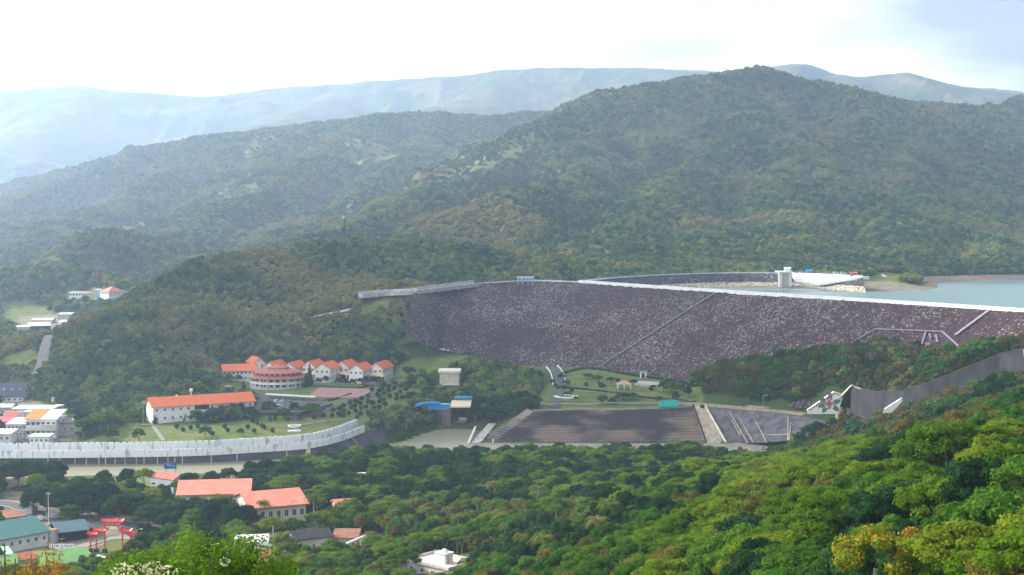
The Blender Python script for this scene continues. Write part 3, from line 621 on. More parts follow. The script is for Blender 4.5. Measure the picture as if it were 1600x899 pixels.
mb = MB(); mb.box((0,0,-1.5), (.4,.4,2.5), CONC); pm = mb.mesh("stilt"); [obj("stilt", pm, k, (x,y,0)) for x in (-5.5,-2,2,5.5) for y in (-1.6,1.6)]
windows(k, [(x,-2.03,2.7,0) for x in (-4.6,-1.6,1.6,4.6)], 1.7, 1.4)
# ------------------------------------------------------------------ saddle dam round the inlet
SC = [gz(*a) for a in ((908,441.2,69),(960,435,69),(1030,430.5,69),(1100,428,69),(1160,427,69),(1225,427.5,69),(1290,429.5,69),(1348,433,69))]
SM = [p+Vector((-2,-13,-7.5)) for p in SC]; SF = [p+Vector((-4,-34,-15.5)) for p in SC]
for i in range(3): SM[i] = SC[i]+Vector((4,-11,-7.5)); SF[i] = SC[i]+Vector((14,-24,-15.5))
sd = thing("saddle_dam", "curved rock dam with a pale road along its top behind the inlet", "dam", SC[3]); so_ = SC[3]
ruled("dark_rock_slope", local(SC, so_), local(SM, so_), 20, 8, ROCK2, .4, 5, sd); ruled("tan_rock_slope", local(SM, so_), local(SF, so_), 20, 8, TANR, .6, 6, sd)
mb = MB(); ribbon_mb(mb, local(SC, so_), 7, CONCW, lift=.3, drape=False, off=-3.5, th=2.5); wall_mb(mb, local(SC, so_), .9, .35, CONCW, off=.0); mb.build("crest_road", sd)
mb = MB(); q = resample(local(SC, so_), 5)
for a, b in zip(q[:-1], q[1:]): mb.tube(a+Vector((0,0,2.1)), b+Vector((0,0,2.1)), .09, STEEL, 4)
for a in q: mb.tube(a, a+Vector((0,0,2.1)), .1, STEEL, 4)
mb.build("railing", sd)
a, b, c, d = SC[5]+Vector((4,0,0)), SC[7], SM[6]+Vector((-8,0,-.3)), SM[5]+Vector((5,0,-.3)); mb = MB()
off = Vector((0,-1.2,1.0)); vs = [v+off-so_ for v in (a,b,c,d)]+[v+Vector((0,0,-1.5))-so_ for v in (a,b,c,d)]
mb.add(vs, [(0,3,2,1),(0,1,5,4),(1,2,6,5),(2,3,7,6),(3,0,4,7)], WHITE); mb.build("spill_apron", sd)
# inlet tower
p = gz(1226, 452, 56); t_ = thing("intake_tower", "pale concrete intake tower of two legs standing in the reservoir", "tower", (p.x, p.y, 52))
H_ = 70.5-52; mb = MB(); mb.box((0,0,0), (11.5,4,H_), GREYP)
mb.build("shaft", t_); 
for x in (-4.2, 4.2):
    mb = MB(); mb.box((x,-2.6,0), (2.6,2.4,H_+.4), CREAM); mb.build("leg", t_)
mb = MB(); mb.box((0,6,H_+.5), (12,22,.8), CONCW); mb.build("deck", t_)
mb = MB(); mb.box((2.5,1,H_+1.3), (5,4,2.6), WHITE); mb.gable(0,5,-1,3,H_+3.9,H_+4.9,WHITE); mb.build("winch_house", t_)
mb = MB()
for x in (-5.8, 5.8): mb.tube((x,-4.6,H_+2.3), (x,16,H_+2.3), .08, STEEL, 4); [mb.tube((x,y,H_+1.2), (x,y,H_+2.3), .08, STEEL, 4) for y in range(-4,17,3)]; (mb.build('railing', t_) if x < 0 else None); mb = MB() if x < 0 else mb
mb.build("railing", t_); mb = MB(); mb.tube((6,-3,H_-1),(17,6,H_+.8), .35, CONC, 5); mb.build("stay_arm", t_)
# float line on the lake
fl = thing("float_line", "string of small dark floats across the reservoir inlet", "float line", (0,0,LAKE_Z)); a, b = gz(1085,456.3,LAKE_Z), gz(1385,454.6,LAKE_Z); mb = MB()
for i in range(60):
    q = a.lerp(b, i/59); v, f = blob((q.x, q.y, .15), (.75,.75,.5), RNG, 0, 1); mb.add(v, f, BLACK)
mb.tube((a.x,a.y,.1),(b.x,b.y,.1), .06, BLACK, 4); mb.build("float", fl)
# spit, boat ramp
def mound(name, px, py, z, rx, ry, h, m, label):
    p = gz(px, py, z); n = 24; V = [(0,0,h)]; Fs = []
    for j in range(1, 8):
        q = j/7
        for i in range(n):
            a = 2*math.pi*i/n; w = 1+.18*math.sin(3*a+1)+.1*math.sin(5*a); V.append((rx*q*w*math.cos(a), ry*q*w*math.sin(a), h*(1-q**1.6)-1.5*q))
    for i in range(n): Fs.append((0, 1+i, 1+(i+1) % n))
    for j in range(6):
        for i in range(n): a = 1+j*n+i; b = 1+j*n+(i+1) % n; Fs.append((a, a+n, b+n, b))
    o = obj(name, mesh_np(name, V, Fs, [m], smooth=True), None, (p.x,p.y,z)); return tag(o, kind='structure', label=label)
MUD = mat("lake_mud", (.24,.18,.135), .95, (.16,.12,.09), .08, .3, .5, detail=8)
mound("terrain_spit", 1395, 447, 57, 34, 60, 3.2, MUD, 'bare muddy spit running into the reservoir')
mound("terrain_shore", 1500, 438, 57, 62, 18, 3.0, mat("red_clay_shore", (.34,.20,.13), .95, (.25,.15,.10), .05, detail=8), 'bare reddish shore of the reservoir')
mound("terrain_shore", 1640, 437, 57, 60, 16, 2.6, MC["red_clay_shore"], 'bare reddish shore of the reservoir')
a, b = gz(1378,428.5,67), gz(1400,448,58.4); mb = MB(); d = (b-a).normalized(); s = Vector((d.y,-d.x,0)).normalized()*1.8
mb.add([a-s-a, a+s-a, b+s-a, b-s-a]+[v+Vector((0,0,-2)) for v in (a-s-a, a+s-a, b+s-a, b-s-a)], [(0,3,2,1),(0,1,5,4),(1,2,6,5),(2,3,7,6),(3,0,4,7)], CONC)
tag(mb.build("boat_ramp", None, a), 'grey concrete ramp going down the spit into the reservoir', 'ramp')
# ------------------------------------------------------------------ river banks and walls
wb = thing("stone_embankment", "dark stone river bank under the long crenellated wall", "embankment", BANKS['west_bank'][0][3]); o3 = BANKS['west_bank'][0][3]
ruled("stone_slope", local(BANKS['west_bank'][0], o3), local(BANKS['west_bank'][1], o3), 30, 6, STONEW, .15, 8, wb)
C_, F_ = BANKS['west_bank']
for i, t in ((1,.2),(1,.5),(1,.62),(1,.78),(1,.9),(2,.03),(2,.1),(2,.2),(2,.3),(2,.42),(2,.5),(2,.64),(2,.75),(2,.82),(2,.9),(3,.3),(3,.7),(4,.6),(5,.02),(6,.5)):
    a = C_[i].lerp(C_[i+1], t)-o3; b = F_[i].lerp(F_[i+1], t)-o3; u = Vector((0,-.25,.25)); w = .28 if (i != 5) else 1.3
    mb = MB(); mb.add([a+u+Vector((-w,0,0)), a+u+Vector((w,0,0)), b+u+Vector((w,0,0)), b+u+Vector((-w,0,0))]+[a+Vector((-w,.2,-.3)), a+Vector((w,.2,-.3)), b+Vector((w,.2,-.3)), b+Vector((-w,.2,-.3))], [(0,3,2,1),(0,1,5,4),(1,2,6,5),(2,3,7,6),(3,0,4,7)], TANC); mb.build("drain_chute", wb)
STAIN = mat("stained_white_wall", (.74,.77,.80), .9, (.26,.27,.28), .35, detail=9, lo=.30, hi=.46, stretch=(1.6,1.6,.35))
rw = thing("crenellated_river_wall", "long stained white two-tier wall with a notched top above the river", "wall", o3)
top = [p-o3 for p in C_[:8]]
def tier(nm, off, z0, h):
    mb = MB(); wall_mb(mb, top, z0+h, .5, STAIN, off=off, step=6, below=-z0)
    P = resample(top, 3.1); N_ = normals2(P)
    for i, (p, n) in enumerate(zip(P, N_)):
        q = p+n*off; a = math.atan2(n.y, n.x)
        mb.box((q.x, q.y, q.z+z0-.05), (.62,2.35,h+.62), STAIN, a)
    return mb.build(nm, rw)
tier("lower_tier", .2, 0, 3.1); tier("upper_tier", -4.2, 3.0, 3.3)
mb = MB(); ribbon_mb(mb, top, 4.2, CONC, lift=3.0, drape=False, off=-2.1, step=6, th=.5); mb.build("ledge", rw)
pb = thing("stone_embankment", "dark terraced stone bank below the lawn park", "embankment", BANKS['park_bank'][0][1]); o4 = BANKS['park_bank'][0][1]
TERR = mat("terraced_dark_stone", (.22,.165,.125), .95, (.05,.04,.048), .055, .25, 1.2, detail=12, lo=.42, hi=.58, stretch=(.6,.6,2.4))
ruled("stone_slope", local(BANKS['park_bank'][0], o4), local(BANKS['park_bank'][1], o4), 30, 14, TERR, .2, 9, pb)
mb = MB(); C_, F_ = [local(q, o4) for q in BANKS['park_bank']]
for k in range(1, 12):
    t = k/12; P = [C_[i].lerp(F_[i], t)+Vector((0,-.25,.2)) for i in range(4)]
    for a, b in zip(P[:-1], P[1:]): mb.tube(a, b, .1, STONEW, 4)
mb.build("terrace_ledge", pb)
mb = MB()    # ribbed west end
e = [gz(834,643,11.8)-o4, gz(770,694,-5)-o4, gz(800,648,9)-o4]
lft = [(gz(834-i*0,643,11.8)-o4) for i in range(1)]
A_, B_ = C_[0], F_[0]
mb.add([A_, B_, B_+Vector((-7,6,0)), A_+Vector((-4,8,0))], [(0,1,2,3)], TERR)
for k in range(15):
    p = A_.lerp(B_, k/14); q = (A_+Vector((-4,8,0))).lerp(B_+Vector((-7,6,0)), k/14); mb.tube(p+Vector((0,-.1,.35)), q+Vector((0,-.1,.35)), .22, MC['stair_concrete'], 4)
mb.build("ribbed_end", pb)
mb = MB(); wall_mb(mb, C_, .9, .4, TANC, off=-.4, step=10); mb.build("kerb_wall", pb)
cb = thing("stone_embankment", "dark retaining slope with pale pilasters below the spillway road", "embankment", BANKS['chute_bank'][0][1]); o5 = BANKS['chute_bank'][0][1]; C_, F_ = [local(q, o5) for q in BANKS['chute_bank']]
ruled("stone_slope", C_, F_, 20, 10, mat("spillway_masonry", (.14,.125,.135), .95, (.06,.055,.066), .18, .2, 1.0, detail=9, stretch=(1.5,1.5,.5)), .15, 12, cb)
for i, t, r0, r1 in ((0,.62,.1,1),(0,.55,.35,.8),(0,.78,.25,1),(1,.18,.35,1),(2,.02,.1,1),(2,.09,.3,1)):
    a = C_[i].lerp(C_[i+1], t); b = F_[i].lerp(F_[i+1], t); p, q = a.lerp(b, r0), a.lerp(b, r1); mb = MB(); mb.tube(p+Vector((0,-.4,.3)), q+Vector((0,-1.2,.3)), .28, TANC, 5, .5); mb.build("pilaster", cb)
mb = MB(); mb.tube(C_[3]+Vector((0,-.5,.2)), F_[3]+Vector((0,-.5,.4)), 1.0, TANC, 6); mb.build("edge_beam", cb)
mb = MB(); a, b = F_[0].lerp(C_[0], .22), F_[2].lerp(C_[2], .25); mb.tube(a+Vector((6,-.8,0)), b+Vector((0,-.8,0)), .35, TANC, 4); mb.build("toe_beam", cb)
# concrete chute between the two banks
ch = [gz(1083,635,12.2), gz(1101,636,12.2), gz(1134,694,-4.6), gz(1103,694,-4.6)]; oc = ch[0]; c4 = local(ch, oc); mb = MB(); u = Vector((0,-.6,.6))
mb.add([v+u for v in c4]+[v+Vector((0,0,-2)) for v in c4], [(0,3,2,1),(0,1,5,4),(1,2,6,5),(2,3,7,6),(3,0,4,7)], TANC)
cht = thing("concrete_chute", "tan concrete stepped chute running down between the two dark banks", "chute", oc); mb.build("channel_floor", cht)
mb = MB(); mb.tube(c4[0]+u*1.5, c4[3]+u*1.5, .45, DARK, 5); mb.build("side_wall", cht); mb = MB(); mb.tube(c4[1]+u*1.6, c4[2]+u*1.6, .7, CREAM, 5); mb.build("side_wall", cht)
mb = MB(); q = gz(1097,637,12.2)-oc; mb.tube(q+Vector((0,-1.5,0)), q+Vector((0,-1.6,1.6)), 1.3, BLACK, 8); mb.build("drain_mouth", cht)
# apron by the water
mb = MB(); P = [gz(*a) for a in ((735,693,-3.2),(1135,693,-3.2),(1262,684,-3.2),(1250,700,-3.2),(1130,712,-3.2),(735,706,-3.2))]
mb.prism([(p.x, p.y) for p in P], -5.5, -3.2, mat('apron_concrete', (.30,.27,.22), .95, (.18,.16,.13), .15)); tag(mb.build("pavement"), kind='structure', label='pale concrete apron at the foot of the banks')
# road deck over the bank
dk = [gz(*a) for a in ((1050,629,12.4),(1095,631.5,12.4),(1150,636,12.4),(1230,643.5,12.4),(1290,650.5,12.4),(1316,655.5,12.4))]; od = dk[1]
dd = thing("spillway_road_deck", "pale road deck with low parapets along the top of the spillway bank", "road deck", od); mb = MB(); ribbon_mb(mb, local(dk, od), 7.0, PAVE, lift=.2, drape=False, th=1.0); mb.build("deck", dd)
for of in (3.4, -3.4): mb = MB(); wall_mb(mb, local(dk, od), 1.1, .35, TANC, off=of, step=5, below=.8); mb.build("parapet", dd)
ROADS.append(([tuple(p) for p in dk], 5))
# ------------------------------------------------------------------ spillway chute wall
WT = [gz(*a) for a in ((1331,604,35.5),(1346,609,35),(1372,614,35),(1410,612,38),(1450,600,43),(1500,580,50),(1560,556,58),(1600,546,62),(1660,540,66))]
zb = [-13,-14,-14,-14,-14,-14,-14,-14,-14]; ow = WT[3]
sw = thing("spillway_wall", "long dark weathered concrete wall curving up beside the spillway channel", "wall", ow)
DC = mat("blackened_concrete", (.048,.045,.050), .95, (.018,.017,.020), .22, .1, 1, detail=9, lo=.30, hi=.72, stretch=(1.0,1.0,.5))
mb = MB(); vs = []
for p, d_ in zip(WT, zb): q = p-ow; vs += [q, q+Vector((0,2.0,0)), q+Vector((1.0,-3.0,d_)), q+Vector((0,2.0,d_))]
fs = []
for i in range(len(WT)-1): k = 4*i; fs += [(k,k+2,k+6,k+4),(k,k+4,k+5,k+1),(k+1,k+5,k+7,k+3)]
fs.append((0,1,3,2)); mb.add(vs, fs, DC); mb.build("wall_face", sw)
mb = MB()
for a, b in zip(WT[:-1], WT[1:]): mb.tube(a-ow+Vector((0,.8,.2)), b-ow+Vector((0,.8,.2)), .45, mat('grey_coping', (.22,.21,.20), .9) if b.x < 170 else DC, 5)
mb.build("coping", sw)
mb = MB()
for i in (7,): p = WT[i]-ow; mb.tube(p+Vector((-.2,-.4,0)), p+Vector((.8,-3.3,-14)), .3, GREYP, 5)
mb.build("joint_rib", sw)
# training block at the lower end: sloping dark gable with pale legs
tb = thing("spillway_portal", "dark sloping concrete portal on cream legs at the foot of the spillway", "portal", gz(1330,640,12)); ob = gz(1330,640,12); ob.z = 12; tb.location = ob
P = [gz(1308,627,26)-ob, gz(1330,604,35.5)-ob, gz(1372,644,20)-ob, gz(1345,646,17)-ob, gz(1308,634,22)-ob]; Bk = [p+Vector((6,14,-3)) for p in P]
mb = MB(); mb.add(P+Bk, [(0,4,3,2,1),(5,6,7,8,9)]+[(i,(i+1) % 5,5+(i+1) % 5,5+i) for i in range(5)], DC); mb.build("hood", tb)
for x_, y_ in ((1310,655),(1318,657),(1326,659),(1336,660)):
    a = gz(x_, y_-25, 22)-ob; mb = MB(); mb.box((a.x, a.y, -4), (2.0,2.0,a.z+4.5), CREAM); mb.build("leg", tb)
mb = MB(); a, b = gz(1309,625,26.8)-ob, gz(1331,602,36.3)-ob; mb.tube(a, b, .6, CREAM, 5); mb.build("edge_beam", tb)
# painted triangular wall with a flower
q = [gz(1262,641,14), gz(1309,645,14), gz(1318,619,29), gz(1303,614,29.5), gz(1272,631,19)]
Y0_ = 703.0; pl = [pt(a, b, Y0_) for a, b in ((1261,641),(1310,641),(1319,617),(1303,612),(1284,625))]; om = pl[0]
mu = thing("painted_gable_wall", "white sloping wall painted with a pink flower and green leaves beside the spillway", "wall", om); mb = MB(); l_ = local(pl, om); n_ = len(l_)
mb.add(l_+[v+Vector((0,1.5,0)) for v in l_]+[v+Vector((0,0,-2)) for v in l_[:2]], [(0,1,2,3,4)]+[(i,i+n_,(i+1) % n_+n_,(i+1) % n_) for i in range(n_)]+[(0,10,11,1)], WHITE); mb.build("wall_face", mu)
def disc(mb, cx_, cz_, rx, rz_, y, m, rot=0, n=14):
    vs = [(cx_+rx*math.cos(t)*math.cos(rot)-rz_*math.sin(t)*math.sin(rot), y, cz_+rx*math.cos(t)*math.sin(rot)+rz_*math.sin(t)*math.cos(rot)) for t in [2*math.pi*i/n for i in range(n)]]; mb.add(vs, [tuple(range(n))], m)
fc = pt(1296, 631, Y0_)-om; LEAFG = mat("painted_green", (.06,.24,.17), .7); PINK = mat("painted_pink", (.72,.30,.36), .7); DOTR = mat("painted_red", (.50,.08,.06), .7)
mb = MB()
for a in (.3,1.5,2.6,3.4,4.1,5.6): disc(mb, fc.x+3.6*math.cos(a), fc.z+3.2*math.sin(a), 2.4, 1.2, -.04, LEAFG, a)
for i in range(8): a = i*.785; disc(mb, fc.x+1.7*math.cos(a), fc.z+1.7*math.sin(a), 1.25, .85, -.08, PALEW if i % 2 else PINK, a)
disc(mb, fc.x, fc.z, .9, .9, -.12, DOTR); mb.build("flower_painting", mu)
mb = MB()
for a, b, n in (((1263,640),(1303,613.5),12),((1303,613.5),(1317,617.5),4)):
    for i in range(n): t = (i+.5)/n; p = pt(a[0]+(b[0]-a[0])*t, a[1]+(b[1]-a[1])*t, Y0_)-om; mb.box((p.x+.3, -.05, p.z-.9), (.8,.06,.9), DOTR)
mb.build("painted_border", mu)
# white slab right of the portal
P = [pt(*a) for a in ((1379,646,600),(1393,645,600),(1409,628,600),(1407,623.5,600),(1381,640,600))]; mb = MB(); o6 = P[0]; l_ = local(P, o6); Bk = [v+Vector((3,9,-.5)) for v in l_]
mb.add(l_+Bk, [(0,1,2,3,4),(9,8,7,6,5)]+[(i,5+i,5+(i+1) % 5,(i+1) % 5) for i in range(5)], WHITE)
tag(mb.build("concrete_slab", None, o6), 'white sloping concrete slab beside the end of the dark spillway wall', 'slab')
# ------------------------------------------------------------------ roads
R1 = [on(*a) for a in ((866,640,12),(872,618,13),(874,602,14),(872,590,15),(866,578,16),(852,568,18),(828,561,19),(795,556.5,20),(740,552.5,22),(690,549.5,24),(655,547.5,25),(625,545,28))]
for i in range(len(R1)): R1[i] = R1[i]
road("road", R1, 7.0, ASPH, 'curving asphalt road between the park and the dam', lift=.35)
mb = MB(); ribbon_mb(mb, R1[1:], .45, YLINE, lift=.36, th=.01); tag(mb.build("road_marking"), kind='structure', label='yellow centre line')
gw = thing("guard_wall", "low white guard wall of separate blocks along the curving road below the dam", "guard wall", (R1[5].x, R1[5].y, shz(R1[5].x, R1[5].y))); og = gw.location.copy(); P = resample(R1[2:], 3.4); N_ = normals2(P)
mb = MB(); wall_mb(mb, [Vector((p.x+n.x*3.9, p.y+n.y*3.9, shz(p.x, p.y)))-og for p, n in zip(P, N_)], .55, .3, BLACK, step=None); mb.build("kerb", gw)
for i, (p, n) in enumerate(zip(P, N_)):
    q = p+n*3.9
    if i == 0: mb = MB(); mb.box((0,0,0), (2.0,.5,1.5), WHITE); gm = mb.mesh("block")
    obj("block", gm, gw, (q.x-og.x, q.y-og.y, shz(p.x,p.y)-og.z), math.atan2(n.y,n.x)+math.pi/2)
mb = MB(); wall_mb(mb, [Vector((p.x-n.x*4.0, p.y-n.y*4.0, shz(p.x, p.y)+.1)) for p, n in list(zip(P, N_))[:22]], .8, .4, WHITE, step=None)
tag(mb.build("guard_wall"), 'short white kerb wall on the inner side of the road bend', 'guard wall')
road("path", [on(*a) for a in ((878,612,13),(905,612,14),(930,612.5,14),(960,616,14),(1000,619,14),(1040,625,13),(1085,630,12.4))], 3.2, PAVE, 'pale paved path through the lawn park', lift=.2)
road("path", [on(*a) for a in ((838,634,12),(880,632,12),(930,633,12),(1000,632,12),(1040,632,12))], 2.0, CONC, 'narrow path along the top of the dark bank', lift=.25)
drv = [on(*a) for a in ((690,588,12),(655,594,10),(638,598,10),(615,607,9),(585,618,9),(555,626,8.5),(520,638,8),(480,650,7),(455,655,7))]
road("road", drv, 6.5, ASPH, 'asphalt drive past the orange-roofed villas', lift=.3)
road("path", [on(*a) for a in ((640,640,6),(560,652,6),(480,664,5.5),(420,668,5.5))], 1.6, PAVE, 'grey footpath on the lawn', lift=.2)
road("path", [on(*a) for a in ((237,664,6),(243,672,5),(256,690,5))], 2.2, PAVE, 'pale footpath down to the river wall', lift=.25)
ap = [gz(*a) for a in ((652,455.5,64.2),(610,458,62.5),(566,462,61))]
def patch(name, pp, m, label, lift=.25):
    P = [on(*a) for a in pp]; z = max(p.z for p in P)+lift; mb = MB(); mb.prism([(p.x,p.y) for p in P], z-1.2, z, m); KEEPOUT.append([(p.x,p.y) for p in P]); return tag(mb.build(name), kind='structure', label=label)
KEEPOUT = []
patch("pavement", ((478,624,9),(562,624,9),(585,609,9),(500,607,9)), PINKP, 'pink paved forecourt by the round building')
patch("pavement", ((398,650,8),(470,652,8),(520,634,8),(500,622,8),(395,618,8)), ASPH, 'asphalt car park beside the round building')
patch("pavement", ((570,604,10),(640,604,10),(640,597,10),(560,597,10)), ASPH, 'asphalt turning area in front of the villas')
# approach road of the dam on its shelf
sh = thing("dam_approach_road", "pale road on a wall-backed shelf leading to the left end of the dam", "road", ap[0]); A3 = local([gz(752,443.5,67.5)]+ap, ap[0])
mb = MB(); ribbon_mb(mb, A3, 9, CONC, lift=.5, drape=False, th=2.5, off=3.5); mb.build("road_surface", sh)
mb = MB(); wall_mb(mb, A3, 2.6, .6, GREYP, off=8.3, step=8); mb.build("retaining_wall", sh)
mb = MB(); wall_mb(mb, A3, 1.1, .4, CONC, off=-1.1, step=8, below=2)
mb.build("guard_rail", sh); KEEPOUT.append([(p.x+ap[0].x, p.y+ap[0].y-6) for p in A3]+[(p.x+ap[0].x, p.y+ap[0].y+14) for p in reversed(A3)])
lr = [on(*a) for a in ((548,488,49),(520,495,47),(490,502,45),(455,509,43),(430,516,40))]
road("road", lr, 6.0, CONC, 'pale road climbing through the woods to the dam', lift=.8)
mb = MB(); wall_mb(mb, [p+Vector((0,3.2,1.2)) for p in lr[:3]], 1.6, .5, CONCW, step=6); tag(mb.build("guard_wall"), 'pale guard wall beside the road climbing through the woods', 'guard wall')
rd4 = [gz(*a, .25) for a in ((-120,775),(0,785),(60,798),(120,808),(180,816),(240,827),(300,842),(350,865),(380,900))]
road("road", rd4, 9.0, ASPH, 'curving asphalt road below the dark tree belt', lift=.3)
mb = MB()
for of in (4.1, -4.1): ribbon_mb(mb, rd4, .3, PALEW, lift=.31, th=.01, off=of)
tag(mb.build("road_marking"), kind='structure', label='white edge lines of the road')
road("road", [on(*a) for a in ((58,592,5),(66,572,6),(76,552,7),(86,533,9),(92,520,10),(100,500,14))], 7.0, PAVE, 'straight pale country road up the left valley', lift=.5)
road("path", [gz(*a, .2) for a in ((100,764),(170,766),(232,768),(300,769),(400,768))], 4.0, PAVE, 'pale riverside walk', lift=.25)
road("path", [gz(*a, .2) for a in ((85,868),(130,852),(180,840),(250,842))], 5.0, PAVE, 'pale paved lane beside the red gate', lift=.2)
# river fence with square posts
fc_ = thing("river_fence", "white post fence along the near bank of the river", "fence", gz(145,752,0)); of_ = fc_.location.copy(); P = [Vector((p.x,p.y,0)) for p in resample([gz(*a, 0) for a in ((145,754),(220,753),(300,751),(380,750),(440,750))], 2.6)]
mb = MB(); mb.box((0,0,-.5),(.35,.35,2.0), WHITE); pm = mb.mesh("post"); mb = MB()
for a, b in zip(P[:-1], P[1:]):
    for z in (.5,1.1): mb.tube(Vector((a.x,a.y,z+.2))-of_, Vector((b.x,b.y,z+.2))-of_, .07, WHITE, 4)
mb.build("rail", fc_)
for p in P[:100]: obj("post", pm, fc_, (p.x-of_.x, p.y-of_.y, 0))
# ------------------------------------------------------------------ buildings
def frame_of(a, b):
    """base corners front-left and front-right -> centre line data"""
    d = b-a; L_ = math.hypot(d.x, d.y); return L_, math.atan2(d.y, d.x)
def building(name, label, cat, fl, fr, dep, h, wall=WHITE, roof=ORANGE, style='flat', rise=2.5, over=.7, floors=2, nwin=6, win=(1.4,1.4), group=None, parapet=0, base=2.0, skip=(), keep=True, side_win=0, doors=0, th=.3, glass=GLASS):
    L_, rz = frame_of(fl, fr); c = (fl+fr)/2; n = Vector((-math.sin(rz), math.cos(rz), 0)); c = c+n*dep/2
    t = thing(name, label, cat, (c.x, c.y, fl.z), rz, group); x, y = L_/2, dep/2
    mb = MB(); mb.box((0,0,-base), (L_, dep, h+base), wall)
    if style == 'gx':
        mb.add([(-x,-y,h),(-x,y,h),(-x,0,h+rise),(x,-y,h),(x,y,h),(x,0,h+rise)], [(0,2,1),(3,4,5)], wall)
    if style == 'gy': mb.add([(-x,-y,h),(x,-y,h),(0,-y,h+rise),(-x,y,h),(x,y,h),(0,y,h+rise)], [(0,1,2),(4,3,5)], wall)
    mb.build("wall", t)
    mb = MB()
    if style == 'flat':
        mb.box((0,0,h+.003), (L_+2*over, dep+2*over, th), roof)
        if parapet:
            for q, d in (((0,-y-over+.15),(L_+2*over,.3)),((0,y+over-.15),(L_+2*over,.3)),((-x-over+.15,0),(.3,dep+2*over-.6)),((x+over-.15,0),(.3,dep+2*over-.6))): mb.box((q[0],q[1],h+th), (d[0],d[1],parapet), wall)
    elif style == 'gx': mb.gable(-x, x, -y, y, h+.02, h+rise, roof, 'x', th, over)
    elif style == 'gy': mb.gable(-x, x, -y, y, h+.02, h+rise, roof, 'y', th, over)
    elif style == 'hip':
        o = over; k = dep/2; e = [(-x-o,-y-o,h),(x+o,-y-o,h),(x+o,y+o,h),(-x-o,y+o,h)]; r0 = max(.2, x-k); rr = [(-r0,0,h+rise),(r0,0,h+rise)] if L_ > dep else [(0,-max(.2,y-x),h+rise),(0,max(.2,y-x),h+rise)]
        fs = [(0,1,5,4),(1,2,5),(2,3,4,5),(3,0,4),(3,2,1,0)] if L_ > dep else [(0,1,4),(1,2,5,4),(2,3,5),(3,0,4,5),(3,2,1,0)]
        mb.add(e+rr, fs, roof)
    elif style == 'mono':
        o = over; mb.add([(-x-o,-y-o,h+.02),(x+o,-y-o,h+.02),(x+o,y+o,h+rise),(-x-o,y+o,h+rise),(-x-o,-y-o,h+.02+th),(x+o,-y-o,h+.02+th),(x+o,y+o,h+rise+th),(-x-o,y+o,h+rise+th)], [(3,2,1,0),(4,5,6,7),(0,1,5,4),(1,2,6,5),(2,3,7,6),(3,0,4,7)], roof)
    elif style == 'vault':
        n_ = 12; vs = []; o = over
        for s_ in (-x-o, x+o):
            for i in range(n_+1): a = math.pi*i/n_; vs.append((s_, -(y+o)*math.cos(a), h+rise*math.sin(a)))
        mb.add(vs, [(i, n_+1+i, n_+2+i, i+1) for i in range(n_)]+[tuple(range(n_, -1, -1)), tuple(range(n_+1, 2*n_+2))], roof)
    mb.build("roof", t)
    if nwin:
        it = []; fh = h/floors
        for f in range(floors):
            for i in range(nwin):
                if (f, i) in skip: continue
                it.append((-x+L_*(i+.5)/nwin, -y-.03, fh*(f+.55), 0))
            for i in range(side_win): it.append((x+.03, -y+dep*(i+.5)/side_win, fh*(f+.55), math.pi/2))
        windows(t, it, win[0], win[1], glass=glass)
    for i in range(doors):
        mb = MB(); mb.box((-x+L_*(i+.5)/doors+1.5, -y-.05, 0), (1.6,.12,2.4), DARK); mb.build("door", t)
    if keep:
        ca, sa = math.cos(rz), math.sin(rz); KEEPOUT.append([(c.x+ca*a-sa*b, c.y+sa*a+ca*b) for a, b in ((-x-4,-y-6),(x+4,-y-6),(x+4,y+3),(-x-4,y+3))])
    return t
def flip(px, py, z): return gz(px, py, z)
# long orange-roofed block
a, b = gz(239,662,6), gz(397,651.5,6); lb = building("long_building", "long white two-storey building with an orange tile roof on the lawn", "building", a, b, 15, 9.2, WHITE, ORANGE, 'gx', 4.0, 1.0, 2, 13, (1.5,1.5), skip=((0,5),(1,5),(1,6),(0,6),(0,7)), side_win=3)
L_, _r = frame_of(a, b); mb = MB(); mb.box((-1.5,-8.1,4.6), (9.5,1.6,.5), CONCW); mb.box((-1.5,-8.8,5.1), (9.5,.25,1.1), WHITE); mb.box((-6.0,-8.6,0), (.4,.4,8.6), WHITE); mb.box((3.0,-8.6,0), (.4,.4,8.6), WHITE); mb.build("balcony", lb)
mb = MB(); mb.box((-1.5,-7.52,5.2), (8.4,.1,3.4), DARK); mb.box((-1.5,-7.52,.3), (8.4,.1,3.8), DARK); mb.build("doorway", lb)
mb = MB(); mb.box((-12,3,12.1), (.5,8,1.0), WHITE); mb.build("vent_ridge", lb); mb = MB(); mb.box((8,-5.9,8.2), (L_-L_/2-7.4,4.6,.01), WHITE)
mb = MB(); mb.tube((-5,1,13),(-5,1,15.5), .25, WHITE, 8); mb.tube((-5,1,15.5),(-5,1,17), .9, WHITE, 10); mb.build("water_tank", lb)
mb = MB(); mb.box((-8,-10.5,-.2), (7,.6,2.4), CREAM); tag(mb.build("sign_wall", None, (0,0,0)), 'low cream sign wall in front of the long white building', 'sign wall')
S.objects["sign_wall"].location = lb.location; S.objects["sign_wall"].rotation_euler = lb.rotation_euler
